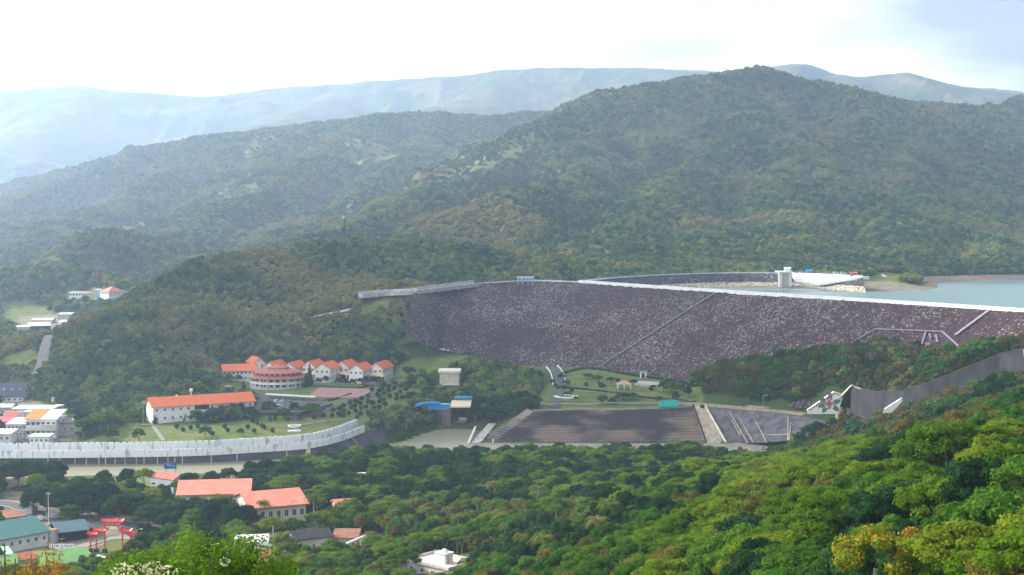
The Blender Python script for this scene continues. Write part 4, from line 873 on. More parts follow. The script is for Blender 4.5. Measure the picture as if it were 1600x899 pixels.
# villas: gabled fronts facing the viewer, ridges running back
VL = [(421,591.5,9.5,20,'behind the round building'),(451.5,593,9.6,20,'behind the right side of the round building'),(482,591.5,9.8,19,'and cream awning, behind the dark cypress'),(503.5,597.5,11,19,'just right of the tall dark cypress'),
      (533.5,592.5,10.2,20,'and cream awning, in mid-row'),(556,599,10.8,19,'standing forward between two awnings'),(587,595.5,10.4,20,'and cream awning, last of the row')]
for i, (px, py, h, w, wh) in enumerate(VL):
    c = gz(px, py, 10); d = 4.9 if i != 3 else 5.4; ca = math.cos(-.25), math.sin(-.25); a = c-Vector((ca[0], ca[1], 0))*d; b = c+Vector((ca[0], ca[1], 0))*d
    v = building("villa", "white villa with an orange gable roof "+wh, "villa", a, b, 19 if i != 6 else 21, h-2.0, WHITE, ORANGE, 'gy', 3.6, .8, 2, 3, (1.6,1.5), "orange-roofed villas in a row", side_win=4)
    mb = MB()
    if i in (0,2,4,6):
        n_ = 9; wv = 6.4; vs = []
        for yy in (-11.6-w/20, -19.5 if i != 6 else -19):
            for k in range(n_+1): t = k/n_; vs.append((-wv+2*wv*t+(1.2 if i else 2), yy, 3.6+1.3*math.sin(math.pi*t)))
        mb.add(vs+[(x_, y_, z_+.25) for x_, y_, z_ in vs], [(k, k+1, n_+2+k, n_+1+k) for k in range(n_)]+[(2*n_+2+k, 3*n_+3+k, 3*n_+4+k, 2*n_+3+k) for k in range(n_)]+[(n_+1+k, n_+2+k, 3*n_+4+k, 3*n_+3+k) for k in range(n_)], YELLOW)
        aw = mb.build("awning", v)
        mb = MB(); mb.box((0,0,0), (.4,.4,3.8), WHITE); apm = mb.mesh("awning_post"); [obj("awning_post", apm, v, (x_,-19,0)) for x_ in (-wv+1.8, wv+.8)]
        mb = MB(); mb.box((1.3,-9.9 if i != 6 else -10.8,0), (9,.2,3.0), DARK); mb.build("doorway", v)
a, b = gz(349,596,10), gz(400,594.5,10); building("villa_wing", "white wing with a long orange roof at the left end of the villas", "building", a, b, 15, 6.8, WHITE, ORANGE, 'gx', 3.6, .9, 2, 8, (1.6,1.5), side_win=2)
a, b = gz(396,588,10), gz(414,587,10); building("villa_wing", "small white wing with an orange roof rising behind the long left wing", "building", a, b, 14, 9.2, WHITE, ORANGE, 'gy', 3.4, .9, 2, 2, (1.6,1.5))
# round building
c = gz(435,603.5,9); KEEPOUT.append([(c.x-24,c.y-26),(c.x+24,c.y-26),(c.x+24,c.y+22),(c.x-24,c.y+22)])
rb = thing("round_building", "round white two-storey hall with stepped terracotta ring roofs", "hall", (c.x, c.y, 9)); Z0 = (0,0,0); rb.scale = (1,1,.84)
mb = MB(); mb.lathe(Z0, [(15.2,-2),(15.2,7.4)], WHITE, 48); mb.lathe(Z0, [(18.2,-.5),(18.2,.3),(14,.3)], CONCW, 48); mb.build("wall", rb, smooth=False)
mb = MB(); mb.lathe(Z0, [(15,3.4),(18.4,3.4),(18.4,5.0),(18.1,5.0),(18.1,3.7),(15,3.7)], WHITE, 48); mb.build("gallery", rb)
mb = MB(); mb.lathe(Z0, [(19.3,7.5),(19.3,7.8),(13.8,9.9),(13.8,9.5),(19.3,7.5)], TERRA, 48); mb.build("lower_roof", rb)
mb = MB(); mb.lathe(Z0, [(13.9,9.2),(13.9,11.4)], WHITE, 48); mb.build("clerestory", rb)
mb = MB(); mb.lathe(Z0, [(16,11.3),(16,11.6),(6.6,14.2),(6.6,14.0),(16,11.3)], TERRA, 48); mb.build("upper_roof", rb)
mb = MB(); mb.lathe(Z0, [(6.2,13.6),(6.2,14.8)], WHITE, 32); mb.lathe(Z0, [(7.2,14.7),(7.2,14.95),(.05,17.0)], TERRA, 32); mb.build("cap_roof", rb)
mb = MB(); mb.box((0,0,0), (.6,.6,7.5), WHITE); cm = mb.mesh("column"); mb = MB(); mb.box((0,0,-.9), (2.4,.08,1.8), GLASS); mb.box((0,-.02,-1.0), (2.7,.05,.15), WHITE); mb.box((0,-.02,.85), (2.7,.05,.15), WHITE); gmesh = mb.mesh("window")
mb = MB(); mb.box((0,0,-.45), (2.2,.08,.9), GLASS); g3 = mb.mesh("window")
for i in range(24):
    a = 2*math.pi*i/24; obj("column", cm, rb, (18*math.cos(a), 18*math.sin(a), 0), a)
    a += math.pi/24
    if math.sin(a) < .35:
        for z in (1.9, 5.9): obj("window", gmesh, rb, (15.24*math.cos(a), 15.24*math.sin(a), z), a+math.pi/2)
        obj("window", g3, rb, (13.95*math.cos(a), 13.95*math.sin(a), 10.4), a+math.pi/2)
# carport with cars
def car_mesh():
    W_ = 1.78; prof = [(-2.2,.45),(-2.25,.75),(-2.1,1.0),(-1.75,1.05),(-1.2,1.5),(.6,1.52),(1.2,1.05),(2.0,.95),(2.2,.7),(2.2,.4)]
    V = [(x, s*W_/2*(1 if z < 1.2 else .84), z) for s in (-1, 1) for x, z in prof]; n = len(prof)
    return V, [tuple(range(n)), tuple(range(2*n-1, n-1, -1))]+[(i, n+i, n+(i+1) % n, (i+1) % n) for i in range(n)]
CARV, CARF = car_mesh()
def car(px, py, z, rz, col, label, group=None):
    p = gz(px, py, z) if z is not None else on(px, py); e = thing("parked_car", label, "car", (p.x, p.y, p.z), rz, group)
    m = mat("car_paint_"+col[0], col[1], .3, None, .5, spec=.6); mb = MB(); mb.add(CARV, CARF, m); mb.build("body", e)
    mb = MB(); mb.box((-.3,0,1.08), (1.9,1.62,.34), GLASS); mb.add([(-1.78,-.66,1.1),(-1.78,.66,1.1),(-1.24,.6,1.46),(-1.24,-.6,1.46)], [(0,3,2,1)], GLASS); mb.add([(1.24,-.66,1.1),(1.24,.66,1.1),(.68,.6,1.48),(.68,-.6,1.48)], [(0,1,2,3)], GLASS); mb.build("window", e)
    mb = MB(); mb.tube((0,-.1,.33),(0,.1,.33), .33, BLACK, 14); mb.tube((0,-.12,.33),(0,.12,.33), .17, STEEL, 10); wm = mb.mesh("wheel")
    for x in (-1.35,1.35):
        for y in (-.82,.82): obj("wheel", wm, e, (x,y,0))
    return e
WC, SC_, DCC, BC = ('white', (.75,.75,.75)), ('silver', (.45,.46,.48)), ('dark', (.05,.055,.06)), ('blue', (.05,.12,.35))
car(436,636,8.7,.5,WC,"white car parked in the open in front of the carport"); car(431,628.5,8.7,1.5,WC,"white car under the left end of the carport"); car(441,629,8.7,1.5,SC_,"silver car beside the white one under the carport"); car(452,629.5,8.7,1.5,DCC,"dark car under the middle of the carport")
car(356,606,9.8,.2,WC,"white car parked on the grass left of the round building")
a, b = gz(418,623,8.5), gz(494,627.5,8.5); L_, rz = frame_of(a, b); cp = thing("carport", "long low carport with a pale green roof beside the round building", "carport", ((a+b)/2), rz)
mb = MB(); mb.gable(-L_/2, L_/2, -2.6, 2.6, 2.7, 3.1, mat("pale_green_roof", (.50,.62,.46), .5, (.42,.54,.39), .4), 'x', .15, .3); mb.build("roof", cp)
mb = MB(); mb.tube((0,0,-.5),(0,0,2.9), .12, STEEL, 6); pm = mb.mesh("post")
for i in range(9): obj("post", pm, cp, (-L_/2+.6+(L_-1.2)*i/8, 2.3, 0)); obj("post", pm, cp, (-L_/2+.6+(L_-1.2)*i/8, -2.3, 0))
# beige block building
a, b = gz(687,613,9.5), gz(717,613,9.5); bb = building("pumping_house", "beige flat-roofed block standing tall above the trees by the outlet", "building", a, b, 15, 12, CREAM, CREAM, 'flat', 0, 1.0, 1, 0, th=1.4)
mb = MB(); mb.box((0,-7.6,5.2), (11.4,.2,5.4), mat("beige_panel", (.60,.54,.44), .8)); mb.box((0,-7.75,5.2), (.35,.2,5.4), GREYP); mb.build("front_panel", bb); mb = MB(); mb.box((0,-7.62,1.2), (11,.15,3.2), BROWNR); mb.box((0,-8.4,4.5), (12.5,1.9,.4), CREAM); mb.build("lower_ledge", bb)
# outlet gate house
a, b = gz(704.5,667,-3.4), gz(732,667,-3.4); ca = (a+b)/2; L_, rz = frame_of(a, b)
og = thing("outlet_gate_house", "dark open outlet bay under a flat beige roof at the water's edge", "gate house", (ca.x, ca.y, -3.4), rz); KEEPOUT.append([(ca.x-10,ca.y-90),(ca.x+9,ca.y-90),(ca.x+9,ca.y+32),(ca.x-10,ca.y+32)])
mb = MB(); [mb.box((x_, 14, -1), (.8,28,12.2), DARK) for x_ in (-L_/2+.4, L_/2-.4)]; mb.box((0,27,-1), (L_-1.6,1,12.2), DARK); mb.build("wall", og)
mb = MB(); mb.box((.3,13.5,11.3), (L_+1.6,30,.8), mat("beige_roof", (.66,.55,.36), .8, (.56,.46,.30), .3)); mb.build("roof", og)  # roof in one warm beige with mild tone noise
mb = MB(); mb.box((1.5,9,2.6), (4.5,2,1.6), WHITE); mb.box((0,8,1.2), (L_-2,.4,1.1), STEEL); mb.build("gate", og); mb = MB(); mb.box((0,-.6,-1), (L_+1,1.2,2.0), CONC); mb.build("sill", og)
P = [gz(*q) for q in ((686,642,6),(705,640,7))]; mb = MB(); wall_mb(mb, P, .5, 2.5, mat("brown_masonry", (.17,.13,.11), .95, (.10,.08,.07), .3), step=None, below=11); tag(mb.build("retaining_wall"), 'brown retaining wall left of the outlet gate house', 'wall')
for (a_, b_), w_, m_, lb_ in ((((743,666,-1.5),(732,692,-3.0)),1.2,CREAM,'cream training wall running out into the outlet pool'),(((769,662,1.5),(744,692,-3.0)),4.5,CONC,'grey concrete ramp down to the outlet pool'),(((772,672,-2),(770,692,-3)),1.0,CONC,'thin concrete wall at the foot of the ramp')):
    a, b = gz(*a_), gz(*b_); mb = MB(); d = (b-a); s = Vector((d.y,-d.x,0)).normalized()*w_/2; mb.add([v-a for v in (a-s,a+s,b+s,b-s)]+[v-a+Vector((0,0,-4)) for v in (a-s,a+s,b+s,b-s)], [(0,3,2,1),(0,1,5,4),(1,2,6,5),(2,3,7,6),(3,0,4,7)], m_)
    tag(mb.build("training_wall", None, a), lb_, 'wall')
# blue pipes
c = gz(667,641,6.5); bp_ = thing("blue_penstock", "bright blue curved steel pipe ending in a long flat blue flume", "pipe", c); r = 1.05
P = [gz(648,642,6.5)-c, gz(651,638,8.5)-c, gz(656,636,9.8)-c, gz(664,635,10.2)-c, gz(674,634.5,10.2)-c, gz(687,634.5,10)-c]; P = resample([p+Vector((0,3,1)) for p in P], 1.2); mb = MB(); mb.path(P, r, BLUE, 12); mb.build("pipe", bp_)
mb = MB(); a, b = gz(668,641,6.5)-c, gz(702,642,6.5)-c; L_ = b.x-a.x; mb.box((a.x+L_/2, 1, .2), (L_, 5, 3.2), BLUE); mb.box((a.x+L_/2, 1, 3.4), (L_-.6, 4.4, .2), mat("pale_blue_cover", (.16,.55,.72), .4)); mb.build("flume", bp_)
mb = MB(); [mb.box((a.x-6+i*4.0, 3, -1), (.8,2.6,2.6+2*(i > 1)), CONC) for i in range(4)]; mb.build("saddle", bp_)
mb = MB(); a, b = gz(658,633,8.5)-c, gz(672,632,8.5)-c; mb.path([a+Vector((0,5,1.5)), a.lerp(b,.5)+Vector((0,5,2.6)), b+Vector((0,5,1.8))], .55, BLUE, 8); mb.build("branch_pipe", bp_)
a, b = gz(710,623,10), gz(738,623,10); mb = MB(); mb.box((0,0,0), ((b-a).length,2.2,1.2), BLUE); tag(mb.build("blue_trough", None, (a+b)/2), 'narrow blue steel trough behind the outlet gate house', 'trough')
# turquoise sign
c = gz(1045,637.5,12.2); ts = thing("turquoise_billboard", "turquoise billboard on the edge of the lawn park", "billboard", c, .06); mb = MB(); mb.box((0,0,.6), (10.5,.4,3.6), TURQ); mb.add([(-5.25,-.2,.6),(-5.25,.2,.6),(-7.2,-.2,.2),(-7.2,.2,.2),(-5.25,-.2,1.9),(-5.25,.2,1.9)], [(0,2,4),(1,5,3),(2,3,5,4),(0,1,3,2)], TURQ); mb.build("panel", ts)
mb = MB(); mb.box((0,0,-1), (.25,.25,2), STEEL); pm = mb.mesh("post"); [obj("post", pm, ts, (x,.35,0)) for x in (-4.5,0,4.5)]
mb = MB()
for i in range(9): mb.box((-3.4+i*.85, -.24, 2.2+.25*(i % 2)), (.55,.05,.5), mat("faded_sign_text", (.10,.60,.62), .6))
mb.build("lettering", ts)
# ---- left village
def B(name, label, px0, py0, px1, py1, z, dep, h, **k):
    if z > 20: z = on((px0+px1)/2, py0+1).z
    return building(name, label, k.pop('cat','house'), gz(px0,py0,z), gz(px1,py1,z), dep, h, **k)
nb = B("farm_house", "long white house with a navy roof and three dormers below the wooded hill", -40,631,36,630.5,4,17,4.5,roof=NAVY,style='gx',rise=7,floors=1,nwin=9,win=(1.6,1.3),side_win=2)
mb = MB(); mb.box((0,0,0), (1.3,2.2,1.2), WHITE); mb.gable(-.65,.65,-1.1,1.1,1.2,1.9,WHITE,'y',.1,.15); mb.box((0,-1.12,.25), (.8,.05,.8), GLASS); dm = mb.mesh("dormer"); [obj("dormer", dm, nb, (x,-4.2,7.0)) for x in (2,7,12)]
B("flat_house", "wide cream flat-roofed house behind the orange-roofed one", 20,657,82,657,4,14,6.5,wall=CREAM,roof=WROOF,floors=2,nwin=8,over=.6)
B("flat_house", "small cream annex with a white roof at the right end of the wide cream house", 80,653,91,653,4,10,6.0,wall=CREAM,roof=WROOF,floors=2,nwin=2,over=.5)
v = B("orange_white_house", "white three-storey house, roof half orange and half white, nearest the river wall", 40,684,88,684,4,15,9.5,wall=WHITE,roof=WROOF,style='mono',rise=3,over=.8,floors=2,nwin=6,win=(1.8,1.8),side_win=2)
mb = MB(); mb.add([(-8.9,-8.4,9.85),(0,-8.4,9.85),(0,8.4,12.95),(-8.9,8.4,12.95)], [(0,1,2,3)], mat("bright_orange_sheet", (.78,.20,.03), .55)); mb.build("roof_panel", v)
mb = MB(); mb.box((-4.3,-8.6,8.0), (8.2,1.3,.25), BROWNR); mb.box((4,-9.2,6.8), (9,3,.2), WROOF); mb.box((0,-9.2,4.2), (17,3,.3), CREAM); mb.build("canopy", v)
B("town_house", "cream house with a dark blue door left of the orange-roofed house", 30,670,48,670,4,12,8.5,wall=CREAM,roof=GREYP,floors=2,nwin=3,parapet=.6)
B("town_house", "grey house with a white ribbed roof and ledges at the river wall", 12,684,41,684,4,13,7.0,wall=GREYP,roof=WROOF,style='mono',rise=1.6,floors=2,nwin=5)
B("brown_shed", "small house with a dark red roof behind the grey house", 5,664,27,664,4,10,5,wall=GREYP,roof=TERRA,style='gx',rise=1.8,floors=1,nwin=3)
B("grey_shed", "grey-roofed shed at the left edge behind the red roof", -8,652,18,652,4,10,5.5,wall=GREYP,roof=GREYP,style='gx',rise=1.5,floors=1,nwin=3)
B("small_house", "low white house with a pale pink roof by the river wall", -20,692,16,692,3.5,10,4.2,wall=WHITE,roof=mat("pale_pink_roof", (.62,.50,.46), .7),style='mono',rise=1.3,floors=1,nwin=4)
B("green_awning_shop", "low white shop under a pale green awning below the orange-roofed house", 46,694,76,694,3.5,7,3.4,wall=WHITE,roof=mat("pale_green_awning", (.40,.52,.38), .6),style='mono',rise=.8,floors=1,nwin=4,cat='shop')
B("dark_shed", "dark open shed with black roof right of the orange-roofed house", 86,682,117,680,4,12,6.5,wall=GREYP,roof=DROOF,floors=1,nwin=3,parapet=.6)
B("red_roof_house", "small house with a faded crimson roof at the left edge", -14,675,12,675,4,9,5.2,wall=WHITE,roof=mat("crimson_sheet_roof", (.50,.10,.12), .6),style='mono',rise=1.6,floors=1,nwin=3)
c = gz(78,650,4); wt = thing("rooftop_tank", "steel water tank standing on the wide cream house", "water tank", (c.x,c.y+6,10.9)); mb = MB(); mb.tube((0,0,.6),(0,0,3.0), 1.0, STEEL, 12); mb.build("tank", wt); mb = MB(); [mb.tube((x,y,0),(x,y,.7), .08, STEEL, 4) for x in (-.7,.7) for y in (-.7,.7)]; mb.build("frame", wt)
# distant valley
B("long_white_shed", "long white shed with arched openings far up the valley", 108,464.5,146,464.5,25,14,5,roof=WROOF,floors=1,nwin=8,win=(2.5,2.2),cat='shed')
B("blue_grey_building", "small blue-grey flat building between the long white shed and the temple", 148,466,157,466,25,12,9,wall=LBLUE,roof=WROOF,floors=2,nwin=2,cat='building')
B("cream_annex", "cream block with an orange edge beside the distant temple", 159,467,169,467,25,12,7,wall=CREAM,roof=ORANGE,floors=1,nwin=2,cat='building')
B("distant_temple", "far temple with a pointed orange-red hip roof on the valley side", 170,466,194,465,26,18,6,roof=mat("faded_orange_roof", (.60,.20,.10), .7),style='hip',rise=6,over=1.5,floors=1,nwin=4,cat='temple')
B("farm_shed", "white-roofed farm shed, longest of the group up the valley", 47,516,79,515,13,14,3.6,wall=DARK,roof=WROOF,style='mono',rise=2.4,floors=1,nwin=0,cat='shed')
B("farm_shed", "pale low shed left of the long farm shed", 26,516,46,516,13,12,3,wall=GREYP,roof=WROOF,style='gx',rise=1,floors=1,nwin=0,cat='shed')
B("farm_shed", "beige-roofed shed behind the long farm shed", 50,505,82,505,14,10,3,wall=CREAM,roof=CREAM,style='gx',rise=1.5,floors=1,nwin=0,cat='shed')
B("farm_shed", "grey-green flat shed farthest right of the farm sheds", 90,498,115,498,16,12,4,wall=GREYP,roof=mat("grey_green_roof", (.38,.44,.40), .6),style='mono',rise=1.5,floors=1,nwin=0,cat='shed')
B("farm_shed", "tiny white shed right of the farm group", 103,509,113,507,14,8,2.5,wall=WHITE,roof=WROOF,style='mono',rise=1.5,floors=1,nwin=0,cat='shed')
B("farm_hut", "little hut with a white hip roof in the fields", 6,560,16,560,7,6,2.5,roof=WROOF,style='hip',rise=2,floors=1,nwin=0,cat='hut')
B("roadside_shelter", "small white-topped shelter at the far end of the country road", 75,542,84,542,9,8,3,roof=WROOF,style='gx',rise=1.6,floors=1,nwin=0,cat='shelter')
# ---- bottom of the valley, left
v = B("gate_office", "small white office with a red-brown roof and grey base beside the river fence", 234,766,271,771,.3,9,5.6,wall=WHITE,roof=TERRA,style='gx',rise=1.8,over=.3,floors=1,nwin=3,win=(2.4,1.0),side_win=3,cat='office')
mb = MB(); mb.box((0,-.05,-.5), (11.3,9.6,1.9), GREYP); mb.build("base_course", v)
c = gz(256,766,.3)+Vector((0,12,0)); bl = thing("blue_billboard", "blue billboard standing behind the small white office", "billboard", c, -.1); mb = MB(); mb.box((0,0,7.2), (5.6,.3,2.9), mat("billboard_blue", (.02,.08,.30), .5)); mb.build("panel", bl); mb = MB(); mb.box((0,0,-.5), (.3,.3,8), STEEL); pm = mb.mesh("post"); [obj("post", pm, bl, (x,.32,0)) for x in (-2.2,2.2)]
mb = MB(); mb.box((-1.0,-.17,9.1), (2.2,.04,.35), LBLUE); mb.box((.3,-.17,8.4), (3.6,.04,.3), LBLUE); mb.build("lettering", bl)
def shed_roof(name, label, fl, fr, dep, h, rise, ridge_x):
    return building(name, label, 'hall', fl, fr, dep, h, CREAM, CORAL, 'gx', rise, .9, 1, 8, (1.6,2.2), side_win=3)
building("coral_roof_hall", "cream hall with a big coral-red gable roof behind the palms", "hall", gz(392,822,0), gz(478,814,0), 25, 7.0, CREAM, CORAL, 'gx', 3.6, 1.2, 1, 7, (1.7,2.6), "coral-roofed halls", side_win=3)
building("coral_roof_hall", "cream hall with a long coral roof half hidden by dark trees", "hall", gz(280,806,0), gz(388,803,0), 22, 8.5, CREAM, CORAL, 'gx', 3.4, 1.2, 1, 8, (1.7,2.6), "coral-roofed halls", side_win=3)
B("teal_roof_school", "white single-storey building with a broad teal hip roof", -40,873,75,851,.2,22,5,roof=TEAL,style='gx',rise=3.6,over=1.0,floors=1,nwin=9,win=(1.3,1.5),side_win=3,cat='building')
B("lean_to", "pale green lean-to at the left edge below the teal roof", -30,884,18,878,.2,7,2.6,wall=DARK,roof=mat("pale_teal_sheet", (.36,.58,.50), .5),style='mono',rise=1.0,floors=1,nwin=0,cat='shed')
B("dark_pavilion", "dark pavilion with a steel-blue gable roof beside the road", 92,846,135,841,.2,12,3.4,wall=DARK,roof=mat("steel_blue_roof", (.08,.16,.19), .5),style='gx',rise=2.2,over=1.0,floors=1,nwin=0,cat='pavilion')
B("black_annex", "black low roof joined to the right of the dark pavilion", 122,840,148,836,.2,9,2.6,wall=DARK,roof=NAVY,style='mono',rise=1.0,floors=1,nwin=0,cat='shed')
B("white_booth", "white windowless booth beside the steel arch", 67,848,80,849,.2,4,4.2,floors=1,nwin=0,over=.1,cat='booth')
B("green_roof_house", "pale house under a lime-green roof at the bottom edge", 66,905,142,897,.2,10,4.2,wall=mat("pale_green_wall", (.50,.60,.52), .8),roof=GREENR,style='mono',rise=2.4,over=.6,floors=1,nwin=6,win=(1.3,1.3))
B("green_roof_house", "low house with a lime-green roof left of the orange roof", -20,905,28,900,.2,8,3.4,wall=GREYP,roof=GREENR,style='mono',rise=1.8,floors=1,nwin=4)
B("orange_shed", "small shed with a rusty orange roof behind the green roofs", 18,892,66,885,.2,7,3.2,wall=GREYP,roof=mat("rusty_orange_roof", (.52,.17,.05), .7, (.34,.10,.04), .8),style='gx',rise=1.4,floors=1,nwin=3,cat='shed')
B("grey_hip_shed", "small shed with a grey hip roof between the green roof and the arch", 84,884,116,880,.2,7,2.6,wall=GREYP,roof=GREYP,style='hip',rise=1.6,floors=1,nwin=2,cat='shed')
B("white_lean_to", "green-walled annex with a flat white roof right of the lime-green roof", 134,897,166,888,.2,8,3.2,wall=mat("green_wall", (.16,.36,.20), .8),roof=WROOF,style='mono',rise=.6,floors=1,nwin=2,cat='annex')
B("rubble_yard_shed", "low orange-brown roof beside the upper car park at the left edge", -20,826,38,818,.2,9,2.8,wall=CREAM,roof=BROWNR,style='mono',rise=1.2,floors=1,nwin=2,cat='shed')
B("white_tent", "white tent at the far corner of the car park", 36,803,50,803,.2,7,2.4,roof=WROOF,style='hip',rise=1.8,floors=1,nwin=0,cat='tent')
v = B("vaulted_house", "white house with a rounded white barrel roof behind the near leaves", 366,882,419,880,.2,11,6.0,roof=WROOF,style='vault',rise=2.6,over=.3,floors=1,nwin=4)
B("yellow_house", "pale yellow house with a terracotta porch below the barrel roof", 372,899,432,892,.2,8,3.2,wall=mat("pale_yellow_wall", (.72,.62,.34), .8),roof=TERRA,style='mono',rise=1.4,floors=1,nwin=4)
B("small_white_house", "small white round-cornered roof left of the barrel-roofed house", 318,877,342,875,.2,7,3.2,roof=WROOF,style='vault',rise=1.5,floors=1,nwin=2)
B("cream_house", "cream two-window house under a charcoal gable roof", 461,871,519,865,.4,9,6.0,wall=CREAM,roof=DROOF,style='gx',rise=2.0,over=.5,floors=1,nwin=3,win=(1.2,1.5))
B("brown_roof_house", "open-fronted house with a rusty brown sheet roof beside the cream house", 521,862,558,862,.4,8,4.6,wall=GREYP,roof=BROWNR,style='mono',rise=1.5,over=.5,floors=1,nwin=3)
B("brown_yard_shed", "brown-roofed yard shed left of the cream house", 424,862,460,858,.4,9,3.2,wall=CREAM,roof=mat("brown_flat_roof", (.20,.14,.10), .9),style='mono',rise=1.0,floors=1,nwin=2,cat='shed')
mb = MB(); a, b = gz(542,850,4.5), gz(571,838,6); mb.tube(Vector((0,0,0)), b-a, .55, WHITE, 8); tag(mb.build("white_pipe", None, a), 'thick white pipe lying across the roof edge beside the brown roof', 'pipe')
a, b = Vector((-33.3,441,1.2)), Vector((-19.6,429,1.2)); wh = building("white_flat_house", "white flat-roofed house with a roof room and water tank at the bottom of the slope", "house", a, b, 13, 8.2, mat("cream_white_wall", (.74,.70,.66), .8), mat("pinkish_roof_deck", (.68,.58,.50), .85), 'flat', 0, .35, 2, 4, (1.5,1.4), parapet=.7, side_win=3)
mb = MB(); mb.box((1.8,-.8,8.5), (4.2,3.6,3.0), WHITE); mb.box((1.8,-.8,11.52), (4.7,4.1,.25), WHITE); mb.box((3.95,-1.2,8.6), (.08,.9,2.0), GREYP); mb.build("roof_room", wh)
mb = MB(); mb.tube((1.4,-.8,12.2),(2.9,-.8,12.2), .62, WHITE, 14); mb.tube((1.4,-.8,11.7),(1.4,-.8,12.2), .5, STEEL, 6); mb.build("water_tank", wh)
mb = MB(); mb.box((-8.4,-5.2,4.8), (2.6,3.4,.25), LBLUE); mb.box((-7.5,-5.6,-1), (.3,.3,5.8), LBLUE); mb.box((-7.5,-5.9,1.0), (.8,2.5,3.4), BLUE); mb.build("porch", wh)
B("hidden_house", "small cottage with pink roof among the dark trees", 526,808,552,806,0,8,4.5,roof=CORAL,style='gx',rise=1.5,floors=1,nwin=3)
B("riverside_house", "white low house glimpsed under the trees by the river bend", 532,762,572,760,0,8,4.0,roof=WROOF,style='gx',rise=1.2,floors=1,nwin=5)
# things on the saddle dam
a, b = SC[6]+Vector((-14,5,.6)), SC[6]+Vector((-6,5,.6))
def small_shed(name, label, px, z, w, h, wall, roof, style='gx', cat='shed', dy=9):
    q = min(SC, key=lambda p: abs(topx(p.x,p.y,p.z)[0]-px)); Y = q.y+dy; p = pt(px, 428, Y); return building(name, label, cat, Vector((p.x-w/2,Y,z)), Vector((p.x+w/2,Y,z)), 4, h, wall, roof, style, 1.0, .3, 1, 2, (1.0,.8), keep=False)
small_shed("blue_shed", "small blue shed behind the road at the inlet", 1265, 69.3, 5.5, 2.6, BLUE, BLUE); small_shed("red_roof_kiosk", "small kiosk with a tilted bright red roof at the end of the inlet road", 1335, 69.3, 6, 2.2, TEAL, mat("bright_red_roof", (.70,.06,.05), .5), 'mono')
KEEPOUT.append([(SC[0].x-5,SC[0].y-40)]+[(p.x,p.y-45) for p in SC[1:]]+[(p.x,p.y+16) for p in reversed(SC)])
for px, lbl in ((1306,"white van parked on the inlet road, left one"),(1317,"white van parked on the inlet road, right one")):
    Y = SC[6].y+3; p = pt(px, 428, Y); e = thing("parked_van", lbl, "van", (p.x, Y, 69.35), .05)
    mb = MB(); pf = [(-2.4,.4),(-2.4,2.0),(-2.1,2.15),(1.2,2.15),(1.9,1.3),(2.5,1.1),(2.5,.4)]; n = len(pf); mb.add([(x,s*.9,z) for s in (-1,1) for x, z in pf], [tuple(range(n)), tuple(range(2*n-1,n-1,-1))]+[(i,n+i,n+(i+1) % n,(i+1) % n) for i in range(n)], MC["car_paint_white"]); mb.build("body", e)
    mb = MB(); mb.box((-.4,0,1.3), (3.0,1.84,.55), GLASS); mb.build("window", e); mb = MB(); mb.tube((0,-.1,.33),(0,.1,.33), .33, BLACK, 12); wm = mb.mesh("wheel"); [obj("wheel", wm, e, (x,y,0)) for x in (-1.5,1.5) for y in (-.82,.82)]
# ---- red gate
c = gz(172,862,.2); gt = thing("red_gate", "tall red memorial gate with white lettering panels over the lane", "gate", c, -.12)
DR = mat("white_letters", (.85,.82,.80), .6)
def roofcap(mb, x0, x1, z, w=1.1):
    vs = []
    for x, u in ((x0-1.0,.55),(x0,.0),(x1,.0),(x1+1.0,.55)): vs += [(x,-w,z+u*.6),(x,0,z+.75+u),(x,w,z+u*.6)]
    mb.add(vs+[(x,y,q-.3) for x, y, q in vs], [(0,1,4,3),(1,2,5,4),(3,4,7,6),(4,5,8,7),(6,7,10,9),(7,8,11,10),(12,15,16,13),(13,16,17,14),(15,18,19,16),(16,19,20,17),(18,21,22,19),(19,22,23,20),(0,3,15,12),(3,6,18,15),(6,9,21,18),(2,14,17,5),(5,17,20,8),(8,20,23,11),(0,12,13,1),(1,13,14,2),(9,10,22,21),(10,11,23,22)], RED)
px_m = F/c.y; gx_ = lambda p: (p-172)/px_m
for x_, h_, py_ in ((140,6.6,0),(149.5,7.4,0),(163.5,11.3,0),(192.5,11.3,0),(206,7.4,0),(213,6.6,0)):
    mb = MB(); mb.tube((gx_(x_),0,-.4),(gx_(x_),0,h_), .27, RED, 10); mb.build("pillar", gt); mb = MB(); mb.box((gx_(x_),0,-.4), (1.3,1.3,1.3), BLACK); mb.build("plinth", gt)
for x0, x1, z, hh in ((163.5,192.5,9.3,1.5),(149.5,163.5,6.4,1.0),(192.5,206,6.4,1.0),(140,149.5,5.3,.8),(206,213,5.3,.8)):
    mb = MB(); mb.box(((gx_(x0)+gx_(x1))/2,0,z), (gx_(x1)-gx_(x0),.45,hh), RED); mb.build("lintel", gt)
    mb = MB(); roofcap(mb, gx_(x0), gx_(x1), z+hh+.05, .9); mb.build("roof_cap", gt)
    n_ = 5 if hh > 1.2 else (3 if hh > .9 else 0); mb = MB()
    for i in range(n_):
        cx_ = gx_(x0)+(gx_(x1)-gx_(x0))*(i+1)/(n_+1); s_ = hh*.34; zz = z+hh/2
        mb.box((cx_,-.25,zz+s_*.62), (s_*1.5,.05,s_*.2), DR); mb.box((cx_,-.25,zz-s_*.1), (s_*1.7,.05,s_*.2), DR); mb.box((cx_,-.26,zz-s_*.8), (s_*.22,.05,s_*1.7), DR); mb.box((cx_+(.3 if i % 2 else -.3)*s_,-.27,zz-s_*.75), (s_*.9,.05,s_*.2), DR)
    if n_: mb.build("lettering", gt)
